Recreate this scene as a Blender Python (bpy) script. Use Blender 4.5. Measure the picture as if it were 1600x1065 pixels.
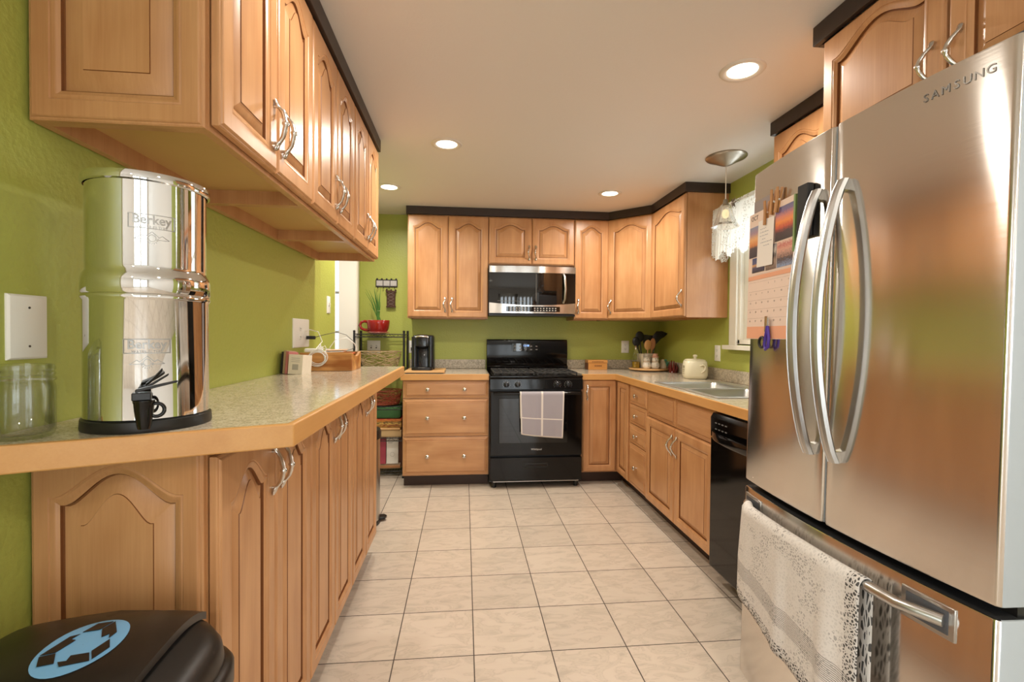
import bpy, math, random
from math import sin, cos, pi, radians, sqrt
from mathutils import Matrix, Vector, Euler
random.seed(7)
sc = bpy.context.scene
for o in list(bpy.data.objects): bpy.data.objects.remove(o)
COL = sc.collection

# ------------------------------------------------------------------ camera
cam = bpy.data.cameras.new('camera'); cam_o = bpy.data.objects.new('camera', cam); COL.objects.link(cam_o)
FPX, CAMH, YAW, PIT, ROL = 747.6, 1.25, .0992, -.0157, .0079
cam.sensor_width = 36; cam.lens = FPX / 1600 * 36; cam.clip_start = .02
_f = Vector((sin(YAW)*cos(PIT), cos(YAW)*cos(PIT), sin(PIT)))
_r = Vector((cos(YAW), -sin(YAW), 0)); _u = _r.cross(_f)
_r, _u = _r*cos(ROL)+_u*sin(ROL), -_r*sin(ROL)+_u*cos(ROL)
m = Matrix((_r, _u, -_f)).transposed().to_4x4(); m.translation = (0, 0, CAMH)
cam_o.matrix_world = m
sc.camera = cam_o
sc.view_settings.view_transform = 'Standard'; sc.view_settings.look = 'None'
sc.view_settings.gamma = 1; sc.view_settings.use_curve_mapping = False
sc.view_settings.exposure = 0.25

def lin(c):
    if isinstance(c, str): c = [int(c[i:i+2], 16)/255 for i in (0, 2, 4)]
    return tuple((x/12.92 if x <= .04045 else ((x+.055)/1.055)**2.4) for x in c) + (1,)

# ------------------------------------------------------------------ world and large lights
w = bpy.data.worlds.new('daylight'); sc.world = w; w.use_nodes = True
bg = w.node_tree.nodes['Background']; bg.inputs[0].default_value = (.78, .9, 1, 1); bg.inputs[1].default_value = 1.5

def area(name, loc, rot, sx, sy, power, color, parent=None, spread=pi, shape='RECTANGLE'):
    l = bpy.data.lights.new(name, 'AREA'); l.shape = shape; l.size = sx; l.size_y = sy
    l.energy = power; l.color = color; l.spread = spread
    o = bpy.data.objects.new(name, l); o.location = loc; o.rotation_euler = rot; COL.objects.link(o)
    if parent: o.parent = parent
    return o
# daylight through the patio glass behind the camera and through the window over the sink
area('patio_daylight', (.7, -3.34, 1.15), (radians(90), 0, 0), 1.9, 2.0, 62, (.93, .96, 1))
area('dining_fill', (-3.36, -1.5, 1.4), (0, radians(-90), 0), 1.5, 1.9, 85, (.93, .96, 1))  # added fill light, shining in through the made-up dining window
area('sink_daylight', (2.13, 2.8, 1.62), (0, radians(90), 0), .8, .7, 9, (.9, .95, 1))
area('side_room_light', (-1.75, 3.9, 2.25), (0, 0, 0), .8, .8, 10, (1, .97, .9))  # area light under the side room ceiling, facing down
LAMP_POWER = 11
LAMP_COL = (1, .93, .83)

# ------------------------------------------------------------------ materials
MATS = {}
def newmat(name):
    mt = bpy.data.materials.new(name); mt.use_nodes = True
    return mt, mt.node_tree, mt.node_tree.nodes['Principled BSDF']
def N(nt, t, **kw):
    n = nt.nodes.new(t)
    for k, v in kw.items(): setattr(n, k, v)
    return n
def plain(name, col, rough=.5, metal=0, bump=0, bscale=200, spec=None, var=0, vscale=6, coat=0):
    if name in MATS: return MATS[name]
    mt, nt, b = newmat(name)
    b.inputs['Base Color'].default_value = lin(col); b.inputs['Roughness'].default_value = rough
    b.inputs['Metallic'].default_value = metal
    if spec is not None: b.inputs['Specular IOR Level'].default_value = spec
    if coat: b.inputs['Coat Weight'].default_value = coat; b.inputs['Coat Roughness'].default_value = .05
    tc = N(nt, 'ShaderNodeTexCoord')
    if var:
        n = N(nt, 'ShaderNodeTexNoise'); n.inputs['Scale'].default_value = vscale; n.inputs['Detail'].default_value = 4
        nt.links.new(tc.outputs['Object'], n.inputs['Vector'])
        mx = N(nt, 'ShaderNodeMix', data_type='RGBA'); c = lin(col)
        mx.inputs[6].default_value = tuple(x*(1-var) for x in c[:3])+(1,); mx.inputs[7].default_value = tuple(min(1, x*(1+var)) for x in c[:3])+(1,)
        nt.links.new(n.outputs['Fac'], mx.inputs[0]); nt.links.new(mx.outputs[2], b.inputs['Base Color'])
    if bump:
        n = N(nt, 'ShaderNodeTexNoise'); n.inputs['Scale'].default_value = bscale; n.inputs['Detail'].default_value = 3
        nt.links.new(tc.outputs['Object'], n.inputs['Vector'])
        bp = N(nt, 'ShaderNodeBump'); bp.inputs['Strength'].default_value = bump; bp.inputs['Distance'].default_value = .004
        nt.links.new(n.outputs['Fac'], bp.inputs['Height']); nt.links.new(bp.outputs[0], b.inputs['Normal'])
    MATS[name] = mt; return mt

def wood(name, c1, c2, axis='z', rough=.32, scale=1.0, contrast=1.0):
    """maple: soft blotches and fine streaks running along one axis of the object"""
    mt, nt, b = newmat(name)
    tc = N(nt, 'ShaderNodeTexCoord'); oi = N(nt, 'ShaderNodeObjectInfo')
    mul = N(nt, 'ShaderNodeMath', operation='MULTIPLY'); mul.inputs[1].default_value = 13.7
    nt.links.new(oi.outputs['Random'], mul.inputs[0])
    add = N(nt, 'ShaderNodeVectorMath', operation='ADD')
    nt.links.new(tc.outputs['Object'], add.inputs[0]); nt.links.new(mul.outputs[0], add.inputs[1])
    def noise(s_along, s_across, detail, rough_):
        mp = N(nt, 'ShaderNodeMapping'); s = [s_across*scale]*3; s['xyz'.index(axis)] = s_along*scale
        mp.inputs['Scale'].default_value = s
        n = N(nt, 'ShaderNodeTexNoise'); n.inputs['Scale'].default_value = 1; n.inputs['Detail'].default_value = detail
        n.inputs['Roughness'].default_value = rough_; n.inputs['Distortion'].default_value = .4
        nt.links.new(add.outputs[0], mp.inputs[0]); nt.links.new(mp.outputs[0], n.inputs['Vector']); return n
    a = noise(2.2, 14, 3, .5); f = noise(5, 190, 3, .6); g = noise(5, 7, 2, .5)
    m1 = N(nt, 'ShaderNodeMath', operation='MULTIPLY'); m1.inputs[1].default_value = .55; nt.links.new(a.outputs['Fac'], m1.inputs[0])
    m2 = N(nt, 'ShaderNodeMath', operation='MULTIPLY_ADD'); m2.inputs[1].default_value = .25; nt.links.new(f.outputs['Fac'], m2.inputs[0]); nt.links.new(m1.outputs[0], m2.inputs[2])
    m3 = N(nt, 'ShaderNodeMath', operation='MULTIPLY_ADD'); m3.inputs[1].default_value = .3; nt.links.new(g.outputs['Fac'], m3.inputs[0]); nt.links.new(m2.outputs[0], m3.inputs[2])
    mr = N(nt, 'ShaderNodeMapRange'); mr.inputs[1].default_value = .55-.22/contrast; mr.inputs[2].default_value = .55+.22/contrast
    nt.links.new(m3.outputs[0], mr.inputs[0])
    mx = N(nt, 'ShaderNodeMix', data_type='RGBA'); mx.inputs[6].default_value = lin(c1); mx.inputs[7].default_value = lin(c2)
    nt.links.new(mr.outputs[0], mx.inputs[0]); nt.links.new(mx.outputs[2], b.inputs['Base Color'])
    b.inputs['Roughness'].default_value = rough
    MATS[name] = mt; return mt

WOOD = wood('maple_upright', 'ad774a', 'd29f6f', 'z')
WOODX = wood('maple_crosswise', 'ad774a', 'd29f6f', 'x')
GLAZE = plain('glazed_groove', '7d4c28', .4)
WOODIN = plain('cabinet_underside', 'c7a165', .45, var=.06, vscale=8)
EDGE = wood('counter_edge_maple', 'c58c4c', 'd6a263', 'x', .35)
EDGEY = wood('counter_edge_maple_long', 'c58c4c', 'd6a263', 'y', .35)
OAK = wood('oak_box', '98591f', 'd29a58', 'x', .4, 1.3, 2.4)
PINE = wood('pine_board', 'c2905a', 'dcb07a', 'x', .45)
DARKTRIM = plain('dark_stained_trim', '33261f', .42, var=.12, vscale=30)
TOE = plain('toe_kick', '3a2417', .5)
CHROME = plain('satin_nickel', 'd8d5cf', .22, 1)
MIRROR = plain('polished_steel', 'dcdcdb', .045, 1)
BLACKP = plain('black_plastic', '141414', .38)
BLACKG = plain('black_enamel', '0c0908', .09, spec=.35)
BLACKGLASS = plain('black_glass', '0a0706', .03, spec=.7)
IRON = plain('cast_iron', '3a3836', .6, bump=.2, bscale=400)
WHITEP = plain('white_plastic', 'eeece4', .35)
WHITEPAINT = plain('white_trim_paint', 'e9e4d6', .45)
DARKGREY = plain('dark_grey_case', '4b4c4f', .5)
SLOT = plain('outlet_slot', '4a453c', .6)

def green_wall():
    mt, nt, b = newmat('green_wall_paint'); b.inputs['Roughness'].default_value = .42
    b.inputs['Base Color'].default_value = lin('abb154')
    tc = N(nt, 'ShaderNodeTexCoord'); n = N(nt, 'ShaderNodeTexNoise'); n.inputs['Scale'].default_value = 75; n.inputs['Detail'].default_value = 3
    nt.links.new(tc.outputs['Object'], n.inputs['Vector'])
    bp = N(nt, 'ShaderNodeBump'); bp.inputs['Strength'].default_value = .28; bp.inputs['Distance'].default_value = .006
    nt.links.new(n.outputs['Fac'], bp.inputs['Height']); nt.links.new(bp.outputs[0], b.inputs['Normal'])
    return mt
GREEN = green_wall()
CEIL = plain('ceiling_paint', 'e2dcd4', .6, bump=.12, bscale=90)

def tiles():
    mt, nt, b = newmat('marbled_floor_tile'); L = nt.links.new
    tc = N(nt, 'ShaderNodeTexCoord'); sx = N(nt, 'ShaderNodeSeparateXYZ'); L(tc.outputs['Object'], sx.inputs[0])
    T = .305
    def line(out, off):
        a = N(nt, 'ShaderNodeMath', operation='SUBTRACT'); a.inputs[1].default_value = off - 30*T; L(out, a.inputs[0])
        d = N(nt, 'ShaderNodeMath', operation='DIVIDE'); d.inputs[1].default_value = T; L(a.outputs[0], d.inputs[0])
        fl = N(nt, 'ShaderNodeMath', operation='FLOOR'); L(d.outputs[0], fl.inputs[0])
        f = N(nt, 'ShaderNodeMath', operation='FRACT'); L(d.outputs[0], f.inputs[0])
        s = N(nt, 'ShaderNodeMath', operation='SUBTRACT'); s.inputs[1].default_value = .5; L(f.outputs[0], s.inputs[0])
        ab = N(nt, 'ShaderNodeMath', operation='ABSOLUTE'); L(s.outputs[0], ab.inputs[0])
        g = N(nt, 'ShaderNodeMath', operation='GREATER_THAN'); g.inputs[1].default_value = .5-.0072; L(ab.outputs[0], g.inputs[0])
        return g.outputs[0], fl.outputs[0]
    gx, ix = line(sx.outputs[0], .0444); gy, iy = line(sx.outputs[1], 1.8434)
    mxm = N(nt, 'ShaderNodeMath', operation='MAXIMUM'); L(gx, mxm.inputs[0]); L(gy, mxm.inputs[1])
    cb = N(nt, 'ShaderNodeCombineXYZ'); L(ix, cb.inputs[0]); L(iy, cb.inputs[1])
    wn = N(nt, 'ShaderNodeTexWhiteNoise'); L(cb.outputs[0], wn.inputs['Vector'])
    sc3 = N(nt, 'ShaderNodeVectorMath', operation='SCALE'); sc3.inputs['Scale'].default_value = 9; L(wn.outputs['Color'], sc3.inputs[0])
    ad = N(nt, 'ShaderNodeVectorMath', operation='ADD'); L(tc.outputs['Object'], ad.inputs[0]); L(sc3.outputs[0], ad.inputs[1])
    mp = N(nt, 'ShaderNodeMapping'); mp.inputs['Scale'].default_value = (4.5, 11, 4); mp.inputs['Rotation'].default_value = (0, 0, -.5); L(ad.outputs[0], mp.inputs[0])
    n = N(nt, 'ShaderNodeTexNoise'); n.inputs['Scale'].default_value = 1.6; n.inputs['Detail'].default_value = 7; n.inputs['Distortion'].default_value = 1.4
    L(mp.outputs[0], n.inputs['Vector'])
    cr = N(nt, 'ShaderNodeValToRGB'); e = cr.color_ramp.elements
    e[0].position = .3; e[0].color = lin('b3a697'); e[1].position = .62; e[1].color = lin('c9bbaa')
    x = e.new(.44); x.color = lin('c5b7a6'); x = e.new(.47); x.color = lin('b9ab9b'); x = e.new(.5); x.color = lin('c7b8a8')
    L(n.outputs['Fac'], cr.inputs[0])
    hs = N(nt, 'ShaderNodeHueSaturation'); L(cr.outputs[0], hs.inputs['Color'])
    mr = N(nt, 'ShaderNodeMapRange'); mr.inputs[3].default_value = .95; mr.inputs[4].default_value = 1.04; L(wn.outputs['Value'], mr.inputs[0]); L(mr.outputs[0], hs.inputs['Value'])
    mx = N(nt, 'ShaderNodeMix', data_type='RGBA'); L(mxm.outputs[0], mx.inputs[0]); L(hs.outputs[0], mx.inputs[6]); mx.inputs[7].default_value = lin('4a4038')
    L(mx.outputs[2], b.inputs['Base Color'])
    r = N(nt, 'ShaderNodeMapRange'); r.inputs[3].default_value = .3; r.inputs[4].default_value = .8; L(mxm.outputs[0], r.inputs[0]); L(r.outputs[0], b.inputs['Roughness'])
    bp = N(nt, 'ShaderNodeBump'); bp.invert = True; bp.inputs['Strength'].default_value = .4; bp.inputs['Distance'].default_value = .002
    L(mxm.outputs[0], bp.inputs['Height']); L(bp.outputs[0], b.inputs['Normal'])
    return mt
TILE = tiles()

def laminate(name, c0, c1, c2, rough=.22):
    mt, nt, b = newmat(name); L = nt.links.new; b.inputs['Roughness'].default_value = rough
    tc = N(nt, 'ShaderNodeTexCoord')
    n = N(nt, 'ShaderNodeTexNoise'); n.inputs['Scale'].default_value = 240; n.inputs['Detail'].default_value = 3; L(tc.outputs['Object'], n.inputs['Vector'])
    v = N(nt, 'ShaderNodeTexNoise'); v.inputs['Scale'].default_value = 60; v.inputs['Detail'].default_value = 4; L(tc.outputs['Object'], v.inputs['Vector'])
    cr = N(nt, 'ShaderNodeValToRGB'); e = cr.color_ramp.elements; cr.color_ramp.interpolation = 'EASE'
    e[0].position = .36; e[0].color = lin(c0); e[1].position = .62; e[1].color = lin(c2); x = e.new(.48); x.color = lin(c1)
    L(n.outputs['Fac'], cr.inputs[0])
    mx = N(nt, 'ShaderNodeMix', data_type='RGBA'); mx.inputs[0].default_value = .3; L(cr.outputs[0], mx.inputs[6])
    c2r = N(nt, 'ShaderNodeValToRGB'); e = c2r.color_ramp.elements; e[0].position = .4; e[0].color = lin(c0); e[1].position = .6; e[1].color = lin(c2); L(v.outputs['Fac'], c2r.inputs[0]); L(c2r.outputs[0], mx.inputs[7])
    L(mx.outputs[2], b.inputs['Base Color']); return mt
LAM = laminate('speckled_laminate', '968a76', 'bfb29c', 'd6cab6', .14)
SPLASH = laminate('speckled_backsplash', '6e6354', 'b5a993', 'd6cab4', .35)

def brushed(name, col, rough=.3, aniso=.85, rot=0.0):
    mt, nt, b = newmat(name); L = nt.links.new
    b.inputs['Base Color'].default_value = lin(col); b.inputs['Metallic'].default_value = 1; b.inputs['Roughness'].default_value = rough
    b.inputs['Anisotropic'].default_value = aniso; b.inputs['Anisotropic Rotation'].default_value = rot
    tg = N(nt, 'ShaderNodeTangent', direction_type='UV_MAP'); tg.uv_map = 'UVMap'; L(tg.outputs[0], b.inputs['Tangent'])
    tc = N(nt, 'ShaderNodeTexCoord'); mp = N(nt, 'ShaderNodeMapping'); mp.inputs['Scale'].default_value = (2, 2, 420); L(tc.outputs['Object'], mp.inputs[0])
    n = N(nt, 'ShaderNodeTexNoise'); n.inputs['Scale'].default_value = 1; n.inputs['Detail'].default_value = 2; L(mp.outputs[0], n.inputs['Vector'])
    mr = N(nt, 'ShaderNodeMapRange'); mr.inputs[3].default_value = rough-.03; mr.inputs[4].default_value = rough+.04; L(n.outputs['Fac'], mr.inputs[0]); L(mr.outputs[0], b.inputs['Roughness'])
    return mt
STEEL = brushed('brushed_stainless', 'dbd6d0', .155, .95)
STEELD = plain('satin_steel', 'b9b6b1', .28, 1)

def glass(name, col=(1, 1, 1), rough=0.0, gl=.1):
    mt = bpy.data.materials.new(name); mt.use_nodes = True; nt = mt.node_tree; nt.nodes.clear(); L = nt.links.new
    out = N(nt, 'ShaderNodeOutputMaterial'); tr = N(nt, 'ShaderNodeBsdfTransparent'); tr.inputs[0].default_value = col+(1,)
    g = N(nt, 'ShaderNodeBsdfGlossy'); g.inputs['Roughness'].default_value = max(rough, .02)
    lw = N(nt, 'ShaderNodeLayerWeight'); lw.inputs[0].default_value = .25
    mr = N(nt, 'ShaderNodeMapRange'); mr.inputs[3].default_value = gl*.5; mr.inputs[4].default_value = gl+.4; L(lw.outputs['Fresnel'], mr.inputs[0])
    mx = N(nt, 'ShaderNodeMixShader'); L(mr.outputs[0], mx.inputs[0]); L(tr.outputs[0], mx.inputs[1]); L(g.outputs[0], mx.inputs[2]); L(mx.outputs[0], out.inputs[0])
    return mt
PANE = glass('window_pane', (.97, .99, .99), 0, .06)
JARGLASS = glass('jar_glass', (.985, .995, .99), .02, .07)
def emit(name, col, s):
    mt = bpy.data.materials.new(name); mt.use_nodes = True; nt = mt.node_tree; nt.nodes.clear()
    out = N(nt, 'ShaderNodeOutputMaterial'); e = N(nt, 'ShaderNodeEmission'); e.inputs[0].default_value = lin(col); e.inputs[1].default_value = s
    nt.links.new(e.outputs[0], out.inputs[0]); return mt
LENS = emit('lit_lamp_lens', 'fff3dc', 6)

# ------------------------------------------------------------------ mesh helpers
class MB:
    def __init__(s): s.v = []; s.f = []; s.mi = []; s.uv = {}; s.cur = 0; s.X = None
    def vert(s, p):
        p = Vector(p)
        if s.X is not None: p = s.X @ p
        s.v.append(p); return len(s.v)-1
    def face(s, idx): s.f.append(tuple(idx)); s.mi.append(s.cur)
    def box(s, a, b):
        (x0, y0, z0), (x1, y1, z1) = a, b
        x0, x1 = min(x0, x1), max(x0, x1); y0, y1 = min(y0, y1), max(y0, y1); z0, z1 = min(z0, z1), max(z0, z1)
        i = [s.vert(p) for p in ((x0,y0,z0),(x1,y0,z0),(x1,y1,z0),(x0,y1,z0),(x0,y0,z1),(x1,y0,z1),(x1,y1,z1),(x0,y1,z1))]
        for q in ((0,3,2,1),(4,5,6,7),(0,1,5,4),(1,2,6,5),(2,3,7,6),(3,0,4,7)): s.face([i[k] for k in q])
        return s
    def loft(s, loops, cap0=True, cap1=True, closed=True):
        ids = [[s.vert(p) for p in lp] for lp in loops]; n = len(ids[0])
        for a, b in zip(ids, ids[1:]):
            for k in range(n if closed else n-1):
                s.face((a[k], a[(k+1) % n], b[(k+1) % n], b[k]))
        if cap0: s.face(ids[0][::-1])
        if cap1: s.face(ids[-1])
        return s
    def lathe(s, prof, n=32, c=(0, 0), cap0=False, cap1=False):
        return s.loft([[(c[0]+r*cos(2*pi*k/n), c[1]+r*sin(2*pi*k/n), z) for k in range(n)] for r, z in prof], cap0, cap1)
    def tube(s, path, rad, n=8, cap=True, flat=None, up=None):
        P = [Vector(p) for p in path]; R = rad if isinstance(rad, (list, tuple)) else [rad]*len(P)
        t0 = (P[1]-P[0]).normalized(); ref = Vector(up) if up else (Vector((0, 0, 1)) if abs(t0.z) < .9 else Vector((1, 0, 0)))
        u = (ref - t0*ref.dot(t0)).normalized(); loops = []
        for i, p in enumerate(P):
            t = (P[min(i+1, len(P)-1)]-P[max(i-1, 0)]).normalized()
            u = (u - t*u.dot(t)).normalized(); w_ = t.cross(u); r = R[i]
            ru, rw = (r, r) if not flat else (r*flat[i] if isinstance(flat, (list, tuple)) else r*flat, r)
            loops.append([p+u*ru*cos(2*pi*k/n)+w_*rw*sin(2*pi*k/n) for k in range(n)])
        return s.loft(loops, cap, cap)
    def cyl(s, a, b, r, n=16, r2=None): return s.tube([a, b], [r, r if r2 is None else r2], n)
    def prism(s, poly, z0, z1):
        return s.loft([[(x, y, z0) for x, y in poly], [(x, y, z1) for x, y in poly]])
    def sphere(s, c, r, n=14, m=8, sz=1):
        return s.lathe_c(c, [(max(1e-4, r*sin(pi*j/m)), -r*sz*cos(pi*j/m)) for j in range(m+1)], n)
    def lathe_c(s, c, prof, n=14):
        return s.loft([[(c[0]+q*cos(2*pi*k/n), c[1]+q*sin(2*pi*k/n), c[2]+z) for k in range(n)] for q, z in prof])
    def torus(s, c, R, r, axis='z', n=24, m=8, a0=0, a1=2*pi):
        full = abs(a1-a0-2*pi) < 1e-6; pts = []
        for k in range(n+1):
            a = a0+(a1-a0)*k/n; x, y = R*cos(a), R*sin(a)
            pts.append({'z': (c[0]+x, c[1]+y, c[2]), 'x': (c[0], c[1]+x, c[2]+y), 'y': (c[0]+x, c[1], c[2]+y)}[axis])
        return s.tube(pts, r, m)
    def add(s, me, M=None):
        off = len(s.v)
        for v in me.vertices: s.vert(M @ v.co if M else v.co)
        for p in me.polygons: s.face([off+k for k in p.vertices])
        return s
    def mesh(s, name, mats, smooth=32, uvf=None):
        me = bpy.data.meshes.new(name); me.from_pydata([tuple(v) for v in s.v], [], s.f)
        for mt in (mats if isinstance(mats, (list, tuple)) else [mats]): me.materials.append(mt)
        me.polygons.foreach_set('material_index', s.mi)
        import bmesh as bm_
        b = bm_.new(); b.from_mesh(me); bm_.ops.recalc_face_normals(b, faces=b.faces); b.to_mesh(me); b.free()
        if smooth:
            me.shade_smooth(); me.set_sharp_from_angle(angle=radians(smooth))
        if uvf:
            uv = me.uv_layers.new(name='UVMap')
            for lp in me.loops: uv.data[lp.index].uv = uvf(me.vertices[lp.vertex_index].co)
        me.update(); return me

def obj(name, me, parent=None, loc=(0, 0, 0), rot=(0, 0, 0), label=None, bevel=0, seg=2):
    o = bpy.data.objects.new(name, me); COL.objects.link(o); o.location = loc; o.rotation_euler = rot
    if parent: o.parent = parent
    if label: o['label'] = label
    if bevel:
        md = o.modifiers.new('bevel', 'BEVEL'); md.width = bevel; md.segments = seg; md.limit_method = 'ANGLE'; md.angle_limit = radians(40)
    return o
def part(name, mb, mats, parent=None, loc=(0, 0, 0), rot=(0, 0, 0), smooth=32, bevel=0, label=None, uvf=None, seg=2):
    return obj(name, mb.mesh(name, mats, smooth, uvf), parent, loc, rot, label, bevel, seg)
def thing(name, label, cat, loc=(0, 0, 0), rot=(0, 0, 0), group=None):
    o = bpy.data.objects.new(name, None); COL.objects.link(o); o.empty_display_size = .05
    o.location = loc; o.rotation_euler = rot if isinstance(rot, tuple) else (0, 0, rot)
    return tag(o, label, cat, group)
def tag(o, label, cat, group=None):
    o['label'] = label; o['category'] = cat
    if group: o['group'] = group
    return o
def struct(name, mb, mats, smooth=0, bevel=0, label=None):
    o = part(name, mb, mats, smooth=smooth, bevel=bevel); o['kind'] = 'structure'
    if label: o['label'] = label
    return o
def bx(*ab):
    mb = MB()
    for a, b in zip(ab[::2], ab[1::2]): mb.box(a, b)
    return mb
def text_mesh(s, size, depth=.0006, align='CENTER', bold=0):
    cu = bpy.data.curves.new('lettering', 'FONT'); cu.body = s; cu.size = size; cu.extrude = depth; cu.align_x = align; cu.align_y = 'CENTER'; cu.offset = bold
    cu.resolution_u = 3
    o = bpy.data.objects.new('lettering', cu); COL.objects.link(o)
    dg = bpy.context.evaluated_depsgraph_get(); dg.update()
    me = bpy.data.meshes.new_from_object(o.evaluated_get(dg)); bpy.data.objects.remove(o); return me
TX = Matrix.Rotation(pi/2, 4, 'X')      # text standing up, read from the -y side
def copy_tree(o, parent=None):
    c = o.copy(); COL.objects.link(c)
    if parent: c.parent = parent
    for ch in list(o.children): copy_tree(ch, c)
    return c

# ------------------------------------------------------------------ room shell
YW, XR, XL, ZC = 4.49, 1.883, -.83, 2.332
YB = -3.2
struct('floor', bx((-3.2, YB, -.05), (XR+.1, 5.6, 0)), TILE)
struct('ceiling', bx((-3.2, YB, ZC), (XR+.1, 5.6, ZC+.05)), CEIL)
struct('wall_back', bx((-1.075, YW, 0), (XR+.1, YW+.1, ZC)), GREEN)
struct('wall_left', bx((XL-.12, .16, 0), (XL, 2.87, ZC)), GREEN)
struct('trim_6', bx((XL-.14, .14, 0), (XL+.012, .16, ZC-.002), (XL, .16, 0), (XL+.014, .235, ZC-.002)), WHITEPAINT)
struct('wall_dining', bx((-3.2, .16, 0), (XL-.12, .26, ZC), (-3.3, YB, 0), (-3.2, -2.4, ZC), (-3.3, -.6, 0), (-3.2, .26, ZC), (-3.3, -2.4, 0), (-3.2, -.6, .6), (-3.3, -2.4, 2.15), (-3.2, -.6, ZC)), CEIL)
added_win = struct('added_window', bx((-3.28, -2.4, .6), (-3.2, -2.33, 2.15), (-3.28, -.67, .6), (-3.2, -.6, 2.15), (-3.28, -1.53, .6), (-3.2, -1.47, 2.15), (-3.28, -2.4, .6), (-3.2, -.6, .67), (-3.28, -2.4, 2.08), (-3.2, -.6, 2.15)), WHITEPAINT)  # unseen window, added as an opening for the dining fill light
part('pane', bx((-3.25, -2.35, .65), (-3.245, -.65, 2.1)), PANE, added_win)
# set-back end of the left wall with a cased opening at its far end
XS = -.95; OY0, OY1, OZ = 3.64, 4.29, 2.06
struct('wall_left_rear', bx((XS-.12, 2.87, 0), (XS, OY0, ZC), (XS-.12, OY1, 0), (XS, YW, ZC), (XS-.12, OY0, OZ), (XS, OY1, ZC)), GREEN)
struct('trim_1', bx((XS-.135, OY1-.012, 0), (XS+.012, OY1+.004, OZ), (XS, OY1+.004, 0), (XS+.018, OY1+.075, OZ+.06),
                    (XS-.135, OY0-.004, 0), (XS+.001, OY0+.008, OZ), (XS, OY0-.004, OZ-.012), (XS+.018, OY1+.004, OZ+.06)), WHITEPAINT, bevel=.003)
# side room seen through the opening
struct('wall_side_room', bx((-3.2, 5.5, 0), (-1.95, 5.6, ZC), (-1.05, 5.5, 0), (-.97, 5.6, ZC), (-1.95, 5.5, 0), (-1.05, 5.6, .75), (-1.95, 5.5, 2.1), (-1.05, 5.6, ZC),
                           (-3.3, 2.87, 0), (-3.2, 5.6, ZC), (-3.2, 2.77, 0), (XS-.12, 2.87, ZC), (-1.06, YW+.1, 0), (-.96, 5.5, ZC)), CEIL)
mb = bx((-1.95, 5.5, .75), (-1.9, 5.58, 2.1), (-1.1, 5.5, .75), (-1.05, 5.58, 2.1), (-1.95, 5.5, .75), (-1.05, 5.58, .8), (-1.95, 5.5, 2.05), (-1.05, 5.58, 2.1))
for z in (1.0, 1.24, 1.68): mb.box((-1.9, 5.53, z), (-1.1, 5.56, z+.025))
win2 = struct('window_2', mb, WHITEPAINT)
part('pane', bx((-1.9, 5.54, .8), (-1.1, 5.545, 2.05)), PANE, win2)
# right wall with the window over the sink
WY0, WY1, WZ0, WZ1 = 2.42, 3.15, 1.19, 2.08
struct('wall_right_rear', bx((XR, YB, 0), (XR+.1, .3, ZC)), CEIL)
struct('wall_right', bx((XR, .3, 0), (XR+.1, WY0, ZC), (XR, WY1, 0), (XR+.1, YW+.1, ZC), (XR, WY0, 0), (XR+.1, WY1, WZ0), (XR, WY0, WZ1), (XR+.1, WY1, ZC)), GREEN)
mb = bx((XR-.018, WY1-.01, WZ0-.01), (XR, WY1+.075, WZ1+.085), (XR-.018, WY0-.075, WZ0-.01), (XR, WY0+.01, WZ1+.085), (XR-.018, WY0, WZ1-.01), (XR, WY1, WZ1+.085),
        (XR-.055, WY0-.1, WZ0-.04), (XR+.02, WY1+.1, WZ0-.01),
        (XR, WY1-.03, WZ0), (XR+.1, WY1, WZ1), (XR, WY0, WZ0), (XR+.1, WY0+.03, WZ1), (XR, WY0, WZ0-.01), (XR+.1, WY1, WZ0+.03), (XR, WY0, WZ1-.03), (XR+.1, WY1, WZ1),
        (XR+.03, WY1-.075, WZ0+.03), (XR+.06, WY1-.03, WZ1-.03), (XR+.03, WY0+.03, WZ0+.03), (XR+.06, WY0+.075, WZ1-.03),
        (XR+.032, WY0+.075, WZ0+.03), (XR+.058, WY1-.075, WZ0+.08), (XR+.032, WY0+.075, 1.62), (XR+.058, WY1-.075, 1.66))
win1 = struct('window_1', mb, WHITEPAINT, bevel=.003)
part('pane', bx((XR+.043, WY0+.03, WZ0+.03), (XR+.047, WY1-.03, WZ1-.03)), PANE, win1)
# patio glass behind the camera
struct('wall_front', bx((-3.2, YB-.1, 0), (-.3, YB, ZC), (1.7, YB-.1, 0), (XR+.1, YB, ZC), (-.3, YB-.1, 2.2), (1.7, YB, ZC)), CEIL)
mb = MB()
for x in (-.3, .63, .7, 1.63): mb.box((x, YB-.08, 0), (x+.07, YB-.02, 2.2))
mb.box((-.3, YB-.08, 0), (1.7, YB-.02, .09)); mb.box((-.3, YB-.08, 2.12), (1.7, YB-.02, 2.2))
for k in range(9): mb.box((-.26+.21*k, YB-.012, .1), (-.17+.21*k, YB-.009, 2.12))
win3 = struct('window_3', mb, WHITEPAINT)
part('pane', bx((-.25, YB-.055, .08), (1.65, YB-.05, 2.14)), PANE, win3)

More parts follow.
